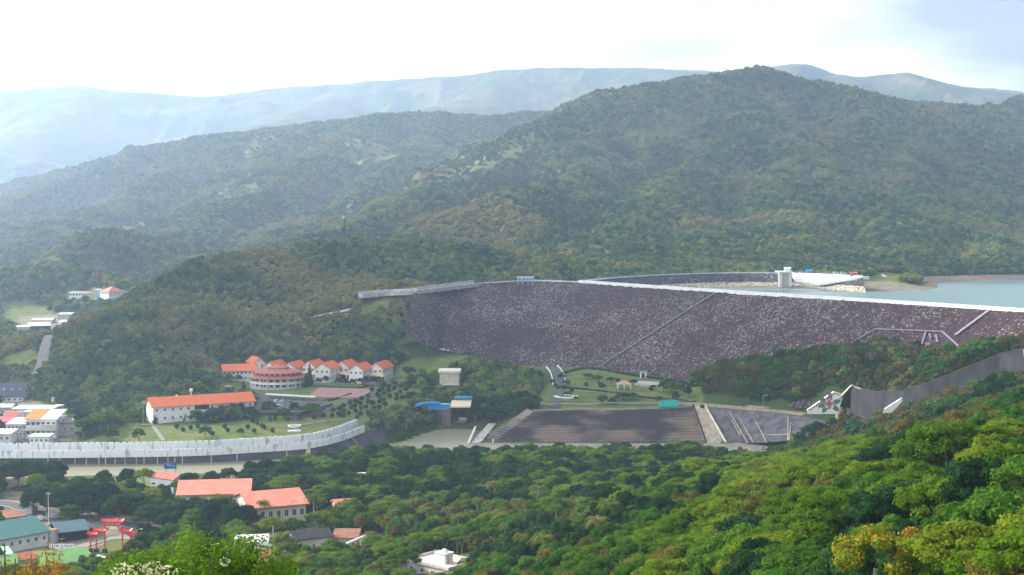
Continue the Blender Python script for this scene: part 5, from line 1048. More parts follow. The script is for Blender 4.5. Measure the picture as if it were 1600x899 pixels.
mb = MB(); mb.box(((gx_(163.5)+gx_(192.5))/2,-.1,8.2), (2.4,.2,.8), DR); mb.build("name_plate", gt)
# steel arch sign
c = gz(98,876,.2); sa = thing("steel_arch", "white steel lattice arch with a pointed middle on four dark posts", "arch", c, -.05); k_ = c.y/F
for x_ in (77,89,105,117): mb = MB(); mb.tube(((x_-98)*k_,0,-.4),((x_-98)*k_,0,4.2 if x_ in (77,117) else 3.4), .14, DARK, 6); mb.build("post", sa)
mb = MB()
for z in (4.2,5.6): mb.tube((-21*k_,0,z),(19.5*k_,0,z+.1), .14, WHITE, 6)
for i in range(12): x0 = (-21+i*3.4)*k_; mb.tube((x0,0,4.2),(x0,0,5.6), .1, WHITE, 5); mb.tube((x0,0,4.2),(x0+3.4*k_,0,5.6), .07, WHITE, 4)
mb.build("lattice_beam", sa); mb = MB(); mb.tube((-9*k_,-.3,2.6),(0,-.3,6.0), .2, WHITE, 6); mb.tube((0,-.3,6.0),(9*k_,-.3,2.8), .2, WHITE, 6); mb.build("gable_brace", sa)
# ------------------------------------------------------------------ planted trees, palms, shrubs
def reg(kind, crown, trunk, Wd, Hd): PROTO.setdefault(kind, []).append((crown, trunk)); DIM[kind] = (Wd, Hd)
DIM = {'dark_broadleaf':(8.7,9.9),'green_broadleaf':(8.2,9.9),'bright_umbrella':(9.8,10.0),'olive_tree':(7.7,9.4),'bare_tree':(6.7,8.6),'bush':(4,2.6)}
for v in range(3):      # palms
    rng = np.random.default_rng(300+v); V = []; b = Vector((.5*rng.normal(), .5*rng.normal(), 6.6)); nf = 16
    for k in range(nf):
        a = 2*math.pi*k/nf+rng.random()*.3; up = .9 if k % 3 == 0 else (.45 if k % 3 == 1 else .05); Lf = 3.1*(.85+.3*rng.random()); d = Vector((math.cos(a), math.sin(a), 0)); s = Vector((-d.y, d.x, 0)); P = []
        for j in range(11): t = j/10; P.append(b+d*Lf*t*(1-.12*t)+Vector((0,0,Lf*(up*t-(.55+.5*up)*t*t))))
        for j in range(1, 11):
            m_ = P[j]-P[j-1]; wl = .85*math.sin(math.pi*min(1, .15+.85*j/11))**.6*(1.0-.35*j/11)
            for sg in (-1, 1):
                e_ = P[j]+s*sg*wl+m_*.7+Vector((0,0,-wl*.5)); V += [P[j-1], P[j-1]+m_*.55, e_, e_-m_*.3]
    V = np.array([tuple(q) for q in V]); cm = mesh_np("palm_crown", V, np.arange(len(V)).reshape(-1,4), [FM['palm']])
    mb = MB(); mb.tube((0,0,-1),(b.x*.3,b.y*.3,3.2), .2, BARKP, 8, .16); mb.tube((b.x*.3,b.y*.3,3.2), b, .16, BARKP, 8, .13); v_, f_ = blob((b.x,b.y,b.z-.1), (.35,.35,.45), rng, .2, 1); mb.add(v_, f_, BARKP); reg('palm', cm, mb.mesh("palm_trunk"), 6, 8)
for v in range(2):      # dark narrow conifers
    rng = np.random.default_rng(400+v); cl = [(rng.normal()*.12, rng.normal()*.12, .8+i*.62, 1.7*(1-i/14.5)+.15, 1.7*(1-i/14.5)+.15, .8) for i in range(14)]
    mb = MB(); mb.tube((0,0,-.5),(0,0,8.5), .2, BARK, 6, .04); reg('cypress', crown_mesh("cypress_crown", cl, 1500, .22, FM['dark'], rng, .7), mb.mesh("cypress_trunk"), 3.6, 10)
for v in range(2):      # tiered tree
    rng = np.random.default_rng(500+v); cl = []
    for ti in range(5):
        rr, z = 4.2*(1-ti*.16), 2.6+ti*1.35
        for k in range(7): a = 2*math.pi*k/7+ti; cl.append((rr*.62*math.cos(a), rr*.62*math.sin(a), z+rng.normal()*.15, rr*.42, rr*.42, .38))
    reg('tiered', crown_mesh("tiered_crown", cl, 3200, .26, FM['mid'], rng, .6), trunk_mesh("tiered_trunk", cl, 8, BARK, rng, .25, 12), 8.6, 9)
for v in range(3):      # small round clipped shrub
    rng = np.random.default_rng(600+v); cl = [(0,0,1.1,1.25,1.25,1.05),(.3,.2,1.3,.9,.9,.9)]
    mb = MB(); mb.tube((0,0,-.3),(0,0,1), .1, BARK, 5); reg('round_shrub', crown_mesh("shrub_crown", cl, 420, .2, FM['dark'], rng, .8), mb.mesh("shrub_trunk"), 2.5, 2.3)
for v in range(2):      # banana clump
    rng = np.random.default_rng(700+v); V = []
    for k in range(26):
        a = rng.random()*6.28; r0 = rng.random()*1.6; b = Vector((r0*math.cos(a*3), r0*math.sin(a*3), 1.2+1.2*rng.random())); d = Vector((math.cos(a), math.sin(a), 0)); s = Vector((-d.y, d.x, 0)); Lf = 2.2; P = [b+d*Lf*t*.8+Vector((0,0,Lf*(1.1*t-.85*t*t))) for t in (0,.25,.5,.75,1)]; wd = (.12,.34,.40,.30,.06)
        for j in range(4): V += [P[j]-s*wd[j], P[j]+s*wd[j], P[j+1]+s*wd[j+1], P[j+1]-s*wd[j+1]]
    V = np.array([tuple(q) for q in V]); mb = MB(); [mb.tube((x,y,-.5),(x*1.1,y*1.1,2.0), .14, BARKP, 6, .1) for x, y in ((0,0),(.9,.3),(-.6,.8))]; reg('banana', mesh_np("banana_leaves", V, np.arange(len(V)).reshape(-1,4), [FM['bright']]), mb.mesh("banana_stem"), 4.4, 3.8)
PCIRC = []
cnt = [0]
def plant(kind, px, py, w, h, name, label, group, cat='tree', z=None, g=None, hseed=None):
    """base pixel, width and height in photo pixels"""
    p = g if g is not None else (on(px, py) if z is None else gz(px, py, z))
    if z is not None: p.z = z
    cnt[0] += 1; Wd, Hd = DIM[kind]; k = p.y/F; return link_tree(kind, name, cnt[0]*7+3, p, (w*k/Wd, w*k/Wd, h*k/Hd), cnt[0]*1.7, label, group, cat=cat)
def near_rel(px, py, LMK):
    lm = min(LMK, key=lambda l: math.hypot(l[0][0]-px, l[0][1]-py)); dx, dy = px-lm[0][0], py-lm[0][1]
    return (('beyond' if dy < 0 else 'in front of') if abs(dy) > abs(dx)*.6 else ('left of' if dx < 0 else 'right of'))+' '+lm[1]
# tall dark belts
def near_phrase(i, n, ends): return ends[0] if i == 0 else (ends[1] if i == n-1 else 'number %d' % (i+1))
bel = [(5,764,46,48),(28,762,44,52),(55,761,48,48),(86,757,46,42)]
for i, (x, y, w, h) in enumerate(bel): plant('dark_broadleaf', x, y, w, h, 'dark_tree', 'tall dark tree on the near river bank, '+('leftmost of four','second of four from the left','third of four from the left','rightmost of four')[i], 'dark trees on the near river bank', z=.2)
plant('green_broadleaf', 133, 764, 34, 20, 'green_tree', 'single low green tree between the river clump and the fence', None, z=.2)
bx_ = [(52,808,44,48),(74,802,48,50),(97,812,46,54),(118,803,50,52),(140,812,50,56),(163,806,52,54),(186,822,48,54),(210,818,50,50),(232,832,46,44),(256,834,46,44),(278,834,46,56),(300,828,48,54),(322,838,48,58),(345,834,50,56),(364,842,46,58),(384,838,42,52)]
orl = ['first','second','third','fourth','fifth','sixth','seventh','eighth','ninth','tenth','eleventh','twelfth','thirteenth','fourteenth','fifteenth','sixteenth','last']
for i, (x, y, w, h) in enumerate(bx_): plant('dark_broadleaf', x, y-3, w*1.12, h*1.05, 'dark_tree', (orl[i] if i < len(bx_)-1 else 'last')+' tree from the left in the dark belt along the curved road', 'dark tree belt along the road', z=.2)
plant('tiered', 302, 842, 66, 50, 'tiered_tree', 'light green tree with spreading tiers in front of the dark belt', None, z=.2)
plant('green_broadleaf', 108, 818, 40, 36, 'green_tree', 'round mid-green tree standing before the dark belt near the pavilion', None, z=.2)
plant('green_broadleaf', 238, 872, 52, 34, 'green_tree', 'low green tree at the right foot of the red gate', None, z=.2)
plant('green_broadleaf', 348, 842, 40, 34, 'green_tree', 'mid-green tree at the road end right of the tiered tree', None, z=.2); plant('green_broadleaf', 380, 846, 30, 24, 'green_tree', 'small green tree right of the road end', None, z=.2)
for x, y, w, h, l in ((357,756,32,30,'darkest small tree at the left end of the coral roofs'),(388,756,40,28,'dark tree behind the gap of the coral roofs'),(418,756,40,28,'dark tree behind the larger coral roof, left'),(447,756,46,40,'tallest dark tree behind the larger coral roof'),(478,760,44,34,'dark tree at the right corner of the larger coral roof'),
                      (512,754,52,42,'big green-topped tree by the river bend, first of four'),(540,750,48,40,'big tree by the river bend, second of four'),(566,746,46,38,'big tree by the river bend, third of four'),(592,742,46,36,'big dark tree by the river bend, last of four')):
    plant('green_broadleaf' if 500 < x < 545 else 'dark_broadleaf', x, y, w, h, 'river_tree', l, None, z=.2)
for i, x in enumerate((290,306,323,340)): plant('green_broadleaf', x, 752-i*.5, 13, 13, 'sapling', ('leftmost','second','third','rightmost')[i]+' of the small round trees by the river fence', 'small trees along the river fence', z=.2)
for i, (x, y) in enumerate(((742,660),(760,664),(779,660),(797,654),(815,650),(832,645),(800,640),(775,644),(752,646),(818,638))): plant('dark_broadleaf', x, y, 34, 30, 'dark_tree', 'dark tree between the outlet and dark bank, '+('front' if i < 6 else 'rear')+' line, '+('near the gate house' if x < 770 else 'midway' if x < 805 else 'near the park lawn'), 'dark trees beside the outlet')
# palms
pal = [(437,776),(455,783),(412,788),(491,790),(591,787),(652,776),(637,790),(745,787),(774,768),(809,787),(838,776),(858,780),(880,787),(898,782),(911,783),(821,804),(777,812),(717,809),(681,812),(902,815),(955,806),(736,806),(813,845),(851,856),(580,835),(765,795),(668,800),(700,796),(925,800),(620,802),(640,815),(790,826),(870,800),(935,822)]
PLM = [((445,790),'the larger coral roof'),((680,880),'the white flat-roofed house'),((745,787),'the tall thin palm'),((838,776),'the tallest palm of the grove'),((955,806),'the last palm toward the slope'),((600,790),'the hidden pink-roofed cottage')]
for i, (x, y) in enumerate(pal):
    z = .2 if x < 500 else None
    if z is None: g = on(x, y+30); k = F/g.y; hh = 6.6*k; g = on(x, y+hh)
    else: g = gz(x, y+30, .2)
    s = 1.5 if i in (3,8,10) else (1.05+.3*random.random()); cnt[0] += 1
    link_tree('palm', 'coconut_palm', i, g, (s,s,s*(1.15 if i in (7,3) else 1)), i*2.1, ('tall ' if s > 1.3 else 'small ' if s < 1.12 else '')+'coconut palm '+near_rel(x, y+.1, PLM), 'coconut palms', cat='palm')
    PCIRC.append((g.x, g.y-2, 5.0))
for i, (x, y) in enumerate(((760,872),(785,868),(748,850),(800,880),(770,892),(822,874),(735,880),(795,850),(840,885),(815,893),(745,896),(776,842))):
    g = on(x, y+12); cnt[0] += 1; s = .9+.3*random.random(); link_tree('banana', 'banana_plant', i, g, s, i*1.3, ('large' if s > 1.05 else 'bright')+' banana clump '+near_rel(x, y, [((760,860),'the bright slope patch'),((700,885),'the white flat-roofed house'),((820,875),'the low palms')]), 'banana plants', cat='banana plant'); PCIRC.append((g.x, g.y, 2.5))
# campus planting
CL = [((318,655),'the long white building'),((435,600),'the round building'),((456,626),'the carport'),((530,612),'the pink forecourt'),((575,615),'the villas\' drive'),((410,690),'the crenellated wall'),((240,665),'the footpath to the wall'),((600,595),'the last villa')]
for k, w, h, pts, nm in (('cypress',11,20,((242,663),(254,661),(265,660),(289,658),(303,655)),'small_conifer'),('cypress',14,36,((484,603),),'cypress_tree'),('cypress',11,24,((381,617),(478,606)),'cypress_tree'),
        ('green_broadleaf',24,24,((334,657),(347,655),(321,685),(175,690),(210,665)),'lawn_tree'),('dark_broadleaf',23,24,((364,653),(376,652),(392,656)),'dark_tree'),('green_broadleaf',28,22,((420,645),(443,656)),'lawn_tree'),('dark_broadleaf',19,19,((460,646),),'lawn_tree'),('green_broadleaf',42,23,((489,650),),'lawn_tree'),
        ('green_broadleaf',22,28,((217,692),),'lawn_tree'),('green_broadleaf',14,14,((375,682),(342,598),(358,597),(372,598),(468,657),(594,603),(607,585)),'lawn_tree'),
        ('round_shrub',7.5,8,((286,676),(298,672),(309,670),(356,676),(387,671),(397,677),(409,669),(413,672),(426,677),(351,671),(422,659),(430,658),(468,656),(490,656),(505,653),(519,653),(532,652),(545,649),(449,659),(276,670),(332,682),(402,664),(395,661)),'round_shrub'),
        ('dark_broadleaf',12,13,((498,602),(510,599),(529,602),(540,603),(551,604),(563,602),(524,594),(571,600)),'clipped_tree'),('round_shrub',8,8,((600,605),(614,602),(607,612),(590,620),(581,612)),'round_shrub')):
    for x, y in pts: plant(k, x, y, w, h, nm, {'cypress':'dark narrow conifer','green_broadleaf':'green lawn tree','dark_broadleaf':'dark round-headed tree','round_shrub':'small clipped round shrub'}[k]+(' ' if w < 20 or k == 'cypress' else ' with a wide crown ')+near_rel(x, y, CL), 'planting around the villas and the lawn', cat='shrub' if k == 'round_shrub' else 'tree')
for r in range(4):
    for i in range(12):
        t = i/11; x = 520+98*t+r*9+random.uniform(-2,2); y = 645-42*t+r*4.5+random.uniform(-1.3,1.3)
        if random.random() < .88: plant('round_shrub', x, y, 7.5+2*random.random(), 8, 'round_shrub', 'dark clipped shrub in the rows beside the drive, '+('upper','second','third','lowest')[r]+' row, '+('near the carport end' if t < .33 else 'mid-row' if t < .67 else 'near the villas end'), 'shrub rows beside the drive', cat='shrub')
for x, y, w, h in ((642,606,30,22),(660,600,34,24),(680,606,32,22),(645,628,26,18),(668,630,32,22),(640,590,22,20),(735,600,26,24)): plant('tiered' if w > 28 else 'dark_broadleaf', x, y, w, h, 'spreading_tree', 'dark spreading tree '+near_rel(x, y, [((695,595),'the beige pumping house'),((675,632),'the blue pipes')]), 'trees round the pumping house')
# park
PKL = [((975,605),'the park pavilion'),((885,620),'the round plaza'),((1045,630),'the turquoise billboard'),((1005,590),'the little white arch'),((872,595),'the road bend'),((1090,610),'the bare end of the park')]
for x, y, w, h, k in ((919,593,18,11,'green_broadleaf'),(934,596,18,11,'green_broadleaf'),(954,599,17,12,'green_broadleaf'),(942,610,13,12,'dark_broadleaf'),(885,603,15,10,'green_broadleaf'),(877,593,14,10,'dark_broadleaf'),(990,601,16,8,'dark_broadleaf'),(942,632,21,18,'green_broadleaf'),(957,633,14,14,'green_broadleaf'),(973,625,24,13,'green_broadleaf'),(988,625,22,13,'green_broadleaf'),
                      (1020,609,10,8,'green_broadleaf'),(1037,614,20,22,'green_broadleaf'),(1050,616,24,22,'green_broadleaf'),(1063,618,20,22,'green_broadleaf'),(1075,624,14,22,'dark_broadleaf'),(1056,630,14,20,'green_broadleaf'),(887,620,14,10,'dark_broadleaf'),(900,628,10,9,'olive_tree'),(1030,628,12,10,'green_broadleaf'),(1044,600,14,9,'dark_broadleaf')):
    plant(k, x, y, w, h, 'park_tree', {'green_broadleaf':'green park tree','dark_broadleaf':'dark park tree','olive_tree':'dry park tree'}[k]+(' with a broad crown ' if w > 17 else ' with a small crown ')+near_rel(x, y, PKL), 'trees in the lawn park')
for x, y in ((916,604),(868,606),(872,610),(880,609),(864,600),(1017,611),(893,613),(1080,604),(938,604),(966,598)): plant('round_shrub', x, y, 8, 7, 'park_shrub', 'low dark park shrub '+near_rel(x, y, PKL), 'shrubs in the lawn park', cat='shrub')
HEDGE = FM['dark']
def hedge(pts, h, w, label, n=1200):
    P = resample(pts, 1.5); o = P[0].copy(); o.z = shz(o.x, o.y); cl = [(p.x-o.x, p.y-o.y, shz(p.x,p.y)-o.z+h*.5, w*.6, w*.6, h*.6) for p in P]
    e = obj("hedge", crown_mesh("hedge", cl, n, .28, HEDGE, RNG, .95), None, o); tag(e, label, 'hedge')
hedge([on(*a) for a in ((878,586),(900,580),(924,577.5),(960,583),(1010,591),(1060,598),(1095,604))], 1.5, 1.2, 'long dark clipped hedge along the foot of the dam')
hedge([on(*a) for a in ((876,607),(905,609),(945,614),(985,618))], 1.2, 1.3, 'low hedge beside the paved path in the lawn park', 800)
hedge([on(*a) for a in ((1000,622),(1040,626),(1075,628))], 1.2, 1.4, 'dark hedge behind the turquoise billboard', 700)
hedge([on(*a) for a in ((470,604),(520,606),(565,607),(582,600))], 1.1, 1.2, 'low hedge edging the lawn in front of the villas', 700)
hedge([on(*a) for a in ((500,631),(530,624),(548,618))], 1.3, 1.6, 'bushy hedge at the corner of the pink forecourt', 500)
g = on(975, 609); pv_ = thing("park_pavilion", "small park pavilion with a tan pyramid roof on white posts", "pavilion", g); mb = MB(); mb.add([(-4.6,-3.4,3.1),(4.6,-3.4,3.1),(4.6,3.4,3.1),(-4.6,3.4,3.1),(-1.2,0,5.2),(1.2,0,5.2)], [(0,1,5,4),(1,2,5),(2,3,4,5),(3,0,4),(3,2,1,0)], mat("tan_shingles", (.46,.34,.24), .9)); mb.build("roof", pv_)
mb = MB(); mb.box((0,0,-.4), (.35,.35,3.6), WHITE); pm = mb.mesh("post"); [obj("post", pm, pv_, (x,y,0)) for x in (-3.8,0,3.8) for y in (-2.7,2.7)]
g = on(1005, 591); wa = thing("white_arch", "little white arch with a green cap at the dam foot", "arch", g); mb = MB(); [mb.box((x,0,-.3), (.8,.8,3.6), WHITE) for x in (-1.6,1.6)]; mb.box((0,0,3.3), (4.6,1.0,.9), WHITE); mb.build("frame", wa); mb = MB(); mb.gable(-2.5,2.5,-.8,.8,4.2,4.9,TEAL,'x',.15,.2); mb.build("roof", wa)
c = on(1018, 600); mb = MB(); mb.lathe((0,0,0), [(.01,.5),(11,.5),(11,-1)], CONC, 28); o = mb.build("pavement", None, (c.x, c.y, c.z-.1)); tag(o, kind='structure', label='pale fan-shaped paving in the park')
c = on(884, 620); mb = MB(); mb.lathe((0,0,0), [(4.6,.45),(7.2,.45),(7.2,-1)], CONCW, 36); mb.lathe((0,0,0), [(4.6,.45),(4.6,.0)], CONCW, 36); o = mb.build("round_kerb", None, (c.x, c.y, c.z-.1)); tag(o, 'round pale paved ring in the lawn park near the bank edge', 'plaza ring')
c = on(460, 666); mb = MB(); mb.lathe((0,0,0), [(2.8,.5),(3.6,.5),(3.6,-1)], WHITE, 30); mb.lathe((0,0,0), [(2.8,.5),(2.8,-.3)], WHITE, 30); o = mb.build("garden_ring", None, c); tag(o, 'white ring kerb set in the lawn above the crenellated wall', 'garden ring')
c = on(460, 674); mb = MB(); mb.box((0,0,-.2), (7,3,.6), CONCW, .2); mb.box((1,1,.4), (3,1.2,.5), CONC, .2); o = mb.build("stone_bench", None, c); tag(o, 'low pale stone platform just below the white ring kerb', 'platform')
# ------------------------------------------------------------------ lamps, poles, tower
mb = MB(); mb.tube((0,0,-1),(0,0,7.2), .13, STEEL, 6, .08); mb.path([(0,0,7.2),(.5,0,7.8),(1.6,0,8.0)], .07, STEEL, 5); LP = mb.mesh("pole"); mb = MB(); mb.box((1.9,0,7.93), (.9,.32,.16), WHITE); LH = mb.mesh("lamp_head")
def lamp(p, s, label, rz=0, g='street lamps'):
    e = thing("street_lamp", label, "street lamp", p, rz, g); e.scale = (s,s,s); obj("pole", LP, e); obj("lamp_head", LH, e)
SCr = resample(SC, 2)
def on_line(line, px): return min(line, key=lambda p: abs(topx(p.x,p.y,p.z)[0]-px))
for i, (x, l) in enumerate(((966,'nearest the dam crest corner'),(1004,'second from the crest corner'),(1037,'third from the crest corner'),(1086,'fourth from the crest corner'),(1153,'nearest the intake tower'),(1293,'between the blue shed and the white vans'))):
    p = on_line(SCr, x)+Vector((0,6,.2)); lamp(p, 1.0, 'lamp on the curved inlet road, '+l, 0, 'lamps on the inlet road')
cl_ = resample(DAM_C[:5], 3); apr = resample([v+ap[0] for v in A3], 3)
for x, l in ((788,'left of the light blue kiosk'),(884,'right of the light blue kiosk'),(730,'at the left end of the rock face')): p = on_line(cl_, x)+Vector((0,7,.2)); lamp(p, .95, 'lamp on the dam crest '+l)
for x, l in ((706,'near the end of the retaining wall'),(631,'in front of the retaining wall')): p = on_line(apr, x)+Vector((0,6,.3)); lamp(p, .9, 'lamp on the approach road '+l)
for x, y, l in ((475,503,'lamp on the woodland road, lower one'),(543,490,'lamp on the woodland road, upper one'),(667,553,'lamp above the guard wall, left one'),(768,556,'lamp above the guard wall, middle one'),(846,570,'lamp at the start of the road bend'),(1192,642,'lamp on the spillway road deck'),(213,862,'lamp beside the red gate')):
    p = on(x, y); lamp(p, 1.0, l, g=None)
p = pt(538, 372, 1345); p.z = shz(p.x, p.y); tt = thing("radio_mast", "dark radio mast with a drum head rising from the wooded ridge", "mast", p); top = pt(538, 340, 1345).z-p.z
mb = MB(); [mb.tube((x*.9,y*.9,-1),(x*.35,y*.35,top), .18, DARK, 5) for x, y in ((-1,-1),(1,-1),(0,1))]
for k in range(9): z = top*k/9; r_ = .9-.55*k/9; mb.tube((-r_,-r_,z),(r_,-r_,z+top/9), .1, DARK, 4); mb.tube((r_,-r_,z),(0,r_,z+top/9), .1, DARK, 4)
mb.build("lattice", tt); mb = MB(); mb.tube((0,0,top-1.5),(0,0,top+1.5), 1.9, GREYP, 12); mb.tube((0,0,top+1.5),(0,0,top+4), .12, DARK, 5); mb.build("drum_head", tt)
def pole(px, py, h, label, arms=2, lean=0, z=None, m=None, r=.14):
    p = on(px, py) if z is None else gz(px, py, z); e = thing("utility_pole", label, "utility pole", p); m = m or CONC; mb = MB(); mb.tube((0,0,-1),(lean,0,h), r, m, 7, r*.7); mb.build("pole", e)
    if arms:
        mb = MB()
        for k in range(arms): z_ = h-.5-.9*k; mb.box((lean*.95,0,z_), (2.0,.12,.12), m); [mb.tube((x,0,z_+.1),(x,0,z_+.38), .06, WHITE, 5) for x in (-.85,-.4,.4,.85)]
        mb.build("crossarm", e)
pole(163,672,11,'utility pole on the lawn edge beside the parked blue truck'); pole(224,664,13,'tallest utility pole, left of the long white building'); pole(237,667,9,'thin pole at the corner of the long white building',0)
for x, l in ((35,'leftmost'),(72,'middle'),(108,'rightmost')): pole(x,697,7,l+' of three slim posts behind the crenellated wall',0,z=3.5,r=.1)
pole(76,818,12,'white pole beside the car park near the teal roof',1,z=.2,m=CONCW); pole(97,902,13,'thin pole in front of the lime-green roof',1,z=.2); pole(683,912,11,'pole in front of the white flat-roofed house',1,z=1.5); pole(427,872,11,'white pole left of the cream house, left one',0,z=.3,m=WHITE); pole(431,873,9,'white pole left of the cream house, right one',0,z=.3,m=WHITE)
p = pt(1290, 745, 330); p.z = shz(p.x, p.y); hp = pt(1290, 716, 330).z-p.z; e = thing("utility_pole", "wooden power pole with crossarms and stays standing out of the trees on the slope", "utility pole", p)
mb = MB(); mb.tube((0,0,-1),(0,0,hp), .2, GREYP, 7, .14); mb.build("pole", e); mb = MB(); [mb.box((0,0,hp-.6-1.1*k), (2.6,.16,.16), GREYP) for k in range(3)]; [mb.tube((x,0,hp-.5-1.1*k),(x,0,hp-.1-1.1*k), .09, WHITE, 5) for x in (-1.1,-.5,.5,1.1) for k in range(3)]; mb.build("crossarm", e)
mb = MB(); mb.tube((0,0,hp-1.5),(-3.2,0,-1), .06, STEEL, 4); mb.tube((0,0,hp-2.5),(-2.0,1,-1), .06, STEEL, 4); mb.build("stay_wire", e); PCIRC.append((p.x, p.y-2, 5)); 
# cars round the village
for x, y, r, c, l in ((64,812,.3,WC,'white car in the car park under the dark belt, leftmost'),(84,810,.4,SC_,'silver car in the car park under the dark belt'),(92,806,.4,WC,'white car behind the silver car under the dark belt'),(133,806,-.2,WC,'white car parked on the road edge under the belt'),(187,815,-.3,WC,'white car parked under the belt behind the red gate'),(9,852,0,SC_,'silver car under the pale green lean-to'),(155,672,0,BC,'blue car at the edge of the campus lawn'),(22,801,.2,DCC,'dark car at the far side of the car park'),(40,812,.25,BC,'blue car in the car park near the white pole'),(16,812,.1,WC,'white car at the left edge of the car park'),(232,826,-.35,DCC,'dark car on the curving road beyond the red gate'),(112,870,1.2,WC,'white car beside the steel arch'),(150,884,.9,DCC,'dark car beside the white-roofed annex')):
    car(x, y, .5 if y > 700 else 5.2, r, c, l)
# ------------------------------------------------------------------ trees of note on the near slope
def bigspot(px, top, h, Y0=85):
    Y = np.linspace(Y0, 560, 1200); p1 = pt(px, top, 1.0); X = p1.x*Y; Z = CZ+(p1.z-CZ)*Y; d = Z-h-sample_h(X, Y); k = int(np.argmax(d < 0)); return Vector((X[k], Y[k], float(sample_h(X[k:k+1], Y[k:k+1])[0])))
def big(kind, px, top, wpx, h, name, label, kidx=0, Y0=85):
    p = bigspot(px, top, h, Y0); w = wpx*p.y/F; Wd, Hd = DIM[kind]; e = link_tree(kind, name, kidx, p, (w/Wd, w/Wd, h/Hd), kidx*1.1, label, None); PCIRC.append((p.x, p.y-h*.4, w*.4)); return e
big('bright_umbrella',1470,636,140,14.0,'umbrella_tree','tall pale-trunked umbrella tree standing above the others on the near slope',1,150)
big('bright_umbrella',1550,660,110,13.0,'umbrella_tree','second pale-trunked umbrella tree, just right of the tallest one',2,130)
big('dark_broadleaf',1372,686,90,11,'dark_tree','dark tree left of the tallest umbrella tree',3,180)
big('olive_tree',1080,760,80,9,'dry_tree','brownish half-bare tree above the bright slope',1,200)
big('dark_broadleaf',1165,786,110,10.5,'dark_tree','large glossy dark tree low on the slope',2,160)
big('bare_tree',600,838,50,11,'bare_tree','thin tree with pale yellowish sparse crown near the white pipe',1,300)
# yellow-blossom tree
rng = np.random.default_rng(5); p = bigspot(1368, 832, 9.5, 80); z = p.z+3.8; cl = crown_clusters(rng, 7.2, 3.2, 2.6, 16, 1, .6); e = thing('blossom_tree', 'small tree dotted with yellow-orange blossom at the bottom of the slope', 'tree', (p.x, p.y, z)); PCIRC.append((p.x, p.y-2, 4.5))
obj('crown', crown_mesh('crown', cl, 4200, .16, FM['bright'], rng, .5), e); tm = MB(); tm.tube((0,0,-5),(0,0,2.6), .2, BARKP, 7, .16); obj('trunk', tm.mesh('trunk'), e); V_, F_ = leaf_cloud([(a,b,c+.25,r*1.05,r2*1.05,r3) for a,b,c,r,r2,r3 in cl], 800, .12, rng, shell=.9); obj('blossom', mesh_np('blossom', V_, F_, [FM['yellow']]), e)
e2 = bigspot(1425, 824, 8.0, 80); e2.z += 3; e = thing('blossom_tree', 'slim orange-yellow sapling beside the yellow-blossom tree', 'tree', tuple(e2)); cl = [(0,0,4.4,.9,.9,.6),(.5,.3,3.8,.7,.7,.5)]; obj('crown', crown_mesh('crown', cl, 500, .14, FM['yellow'], rng, .3), e); tm = MB(); tm.tube((0,0,-4),(.2,.1,4.0), .07, BARKP, 6, .06); obj('trunk', tm.mesh('trunk'), e)
# very near bright trees below the viewpoint
NEARM = foliage_mat("near_leaves", [(.085,.165,.015),(.11,.20,.018),(.14,.22,.022)], patch=.6, trans=.5); NEARY = foliage_mat("near_orange_leaves", [(.20,.16,.02),(.26,.14,.02)], patch=.6, trans=.5); FLW = foliage_mat("pale_flowers", [(.70,.66,.30),(.75,.72,.42)], trans=.3)
def near_tree(shape, Y, nleaf, label, seed, m=NEARM, leaf=.075, flowers=()):
    """shape: crown top outline as (px, py) pairs; built as shoots hanging round those tops"""
    rng = np.random.default_rng(seed); tops = []; cl = []
    for (x0, y0), (x1, y1) in zip(shape[:-1], shape[1:]):
        n = max(1, int((x1-x0)/9))
        for i in range(n): t = (i+rng.random())/n; tops.append((x0+(x1-x0)*t, y0+(y1-y0)*t))
    c0 = pt(sum(t[0] for t in tops)/len(tops), 900, Y); zg = shz(c0.x, c0.y); o = Vector((c0.x, c0.y, zg))
    for x, y in tops:
        for dpt in (-1.2, 0, 1.3):
            p = pt(x+rng.normal()*5, y+abs(rng.normal())*10+4+abs(dpt)*6, Y+dpt+rng.normal()*.5)-o; r = .22+.16*rng.random()
            for k in range(5): cl.append((p.x+rng.normal()*.12*k, p.y+rng.normal()*.12*k, p.z-k*.42, r*(1+.22*k), r*(1+.22*k), .34+.05*k))
    e = thing('near_tree', label, 'tree', o); V, Fq = leaf_cloud(cl, nleaf, leaf, rng, .35, .5, .15, .42); obj('crown', mesh_np('crown', V, Fq, [m]), e)
    mb = MB(); base = Vector((0,0,-1)); fk = Vector((0,0,max(2, (sum(c[2] for c in cl)/len(cl))*.55))); mb.tube(base, fk, .22, BARK, 8, .16)
    for c in [cl[int(i)] for i in np.linspace(0, len(cl)-1, 26)]: q = Vector(c[:3]); md = fk.lerp(q, .5)+Vector((0,0,.4)); mb.tube(fk, md, .09, BARK, 5, .05); mb.tube(md, q+Vector((0,0,.3)), .05, BARK, 4, .015)
    mb.build('trunk', e)
    if flowers:
        V, Fq = leaf_cloud([tuple(pt(x, y, Y-1.8)-o)+(r,r,r*.7) for x, y, r in flowers], 260, .05, rng, .5, .5, .6); obj('blossom', mesh_np('blossom', V, Fq, [FLW]), e)
near_tree([(150,892),(175,868),(200,858),(235,862),(262,852),(285,826),(305,822),(325,835),(352,838),(385,832),(405,842),(430,856),(452,880),(470,899)], 42, 30000, 'bright yellow-green leafy tree top close below the viewpoint', 21, flowers=((190,890,.3),(215,893,.35),(240,888,.3),(262,895,.3),(350,878,.2)))
near_tree([(2,885),(20,878),(40,892),(62,856),(78,842),(92,868),(104,892)], 38, 3600, 'sparse orange-tipped shoots close below the viewpoint at the bottom-left corner', 33, NEARY, .07)
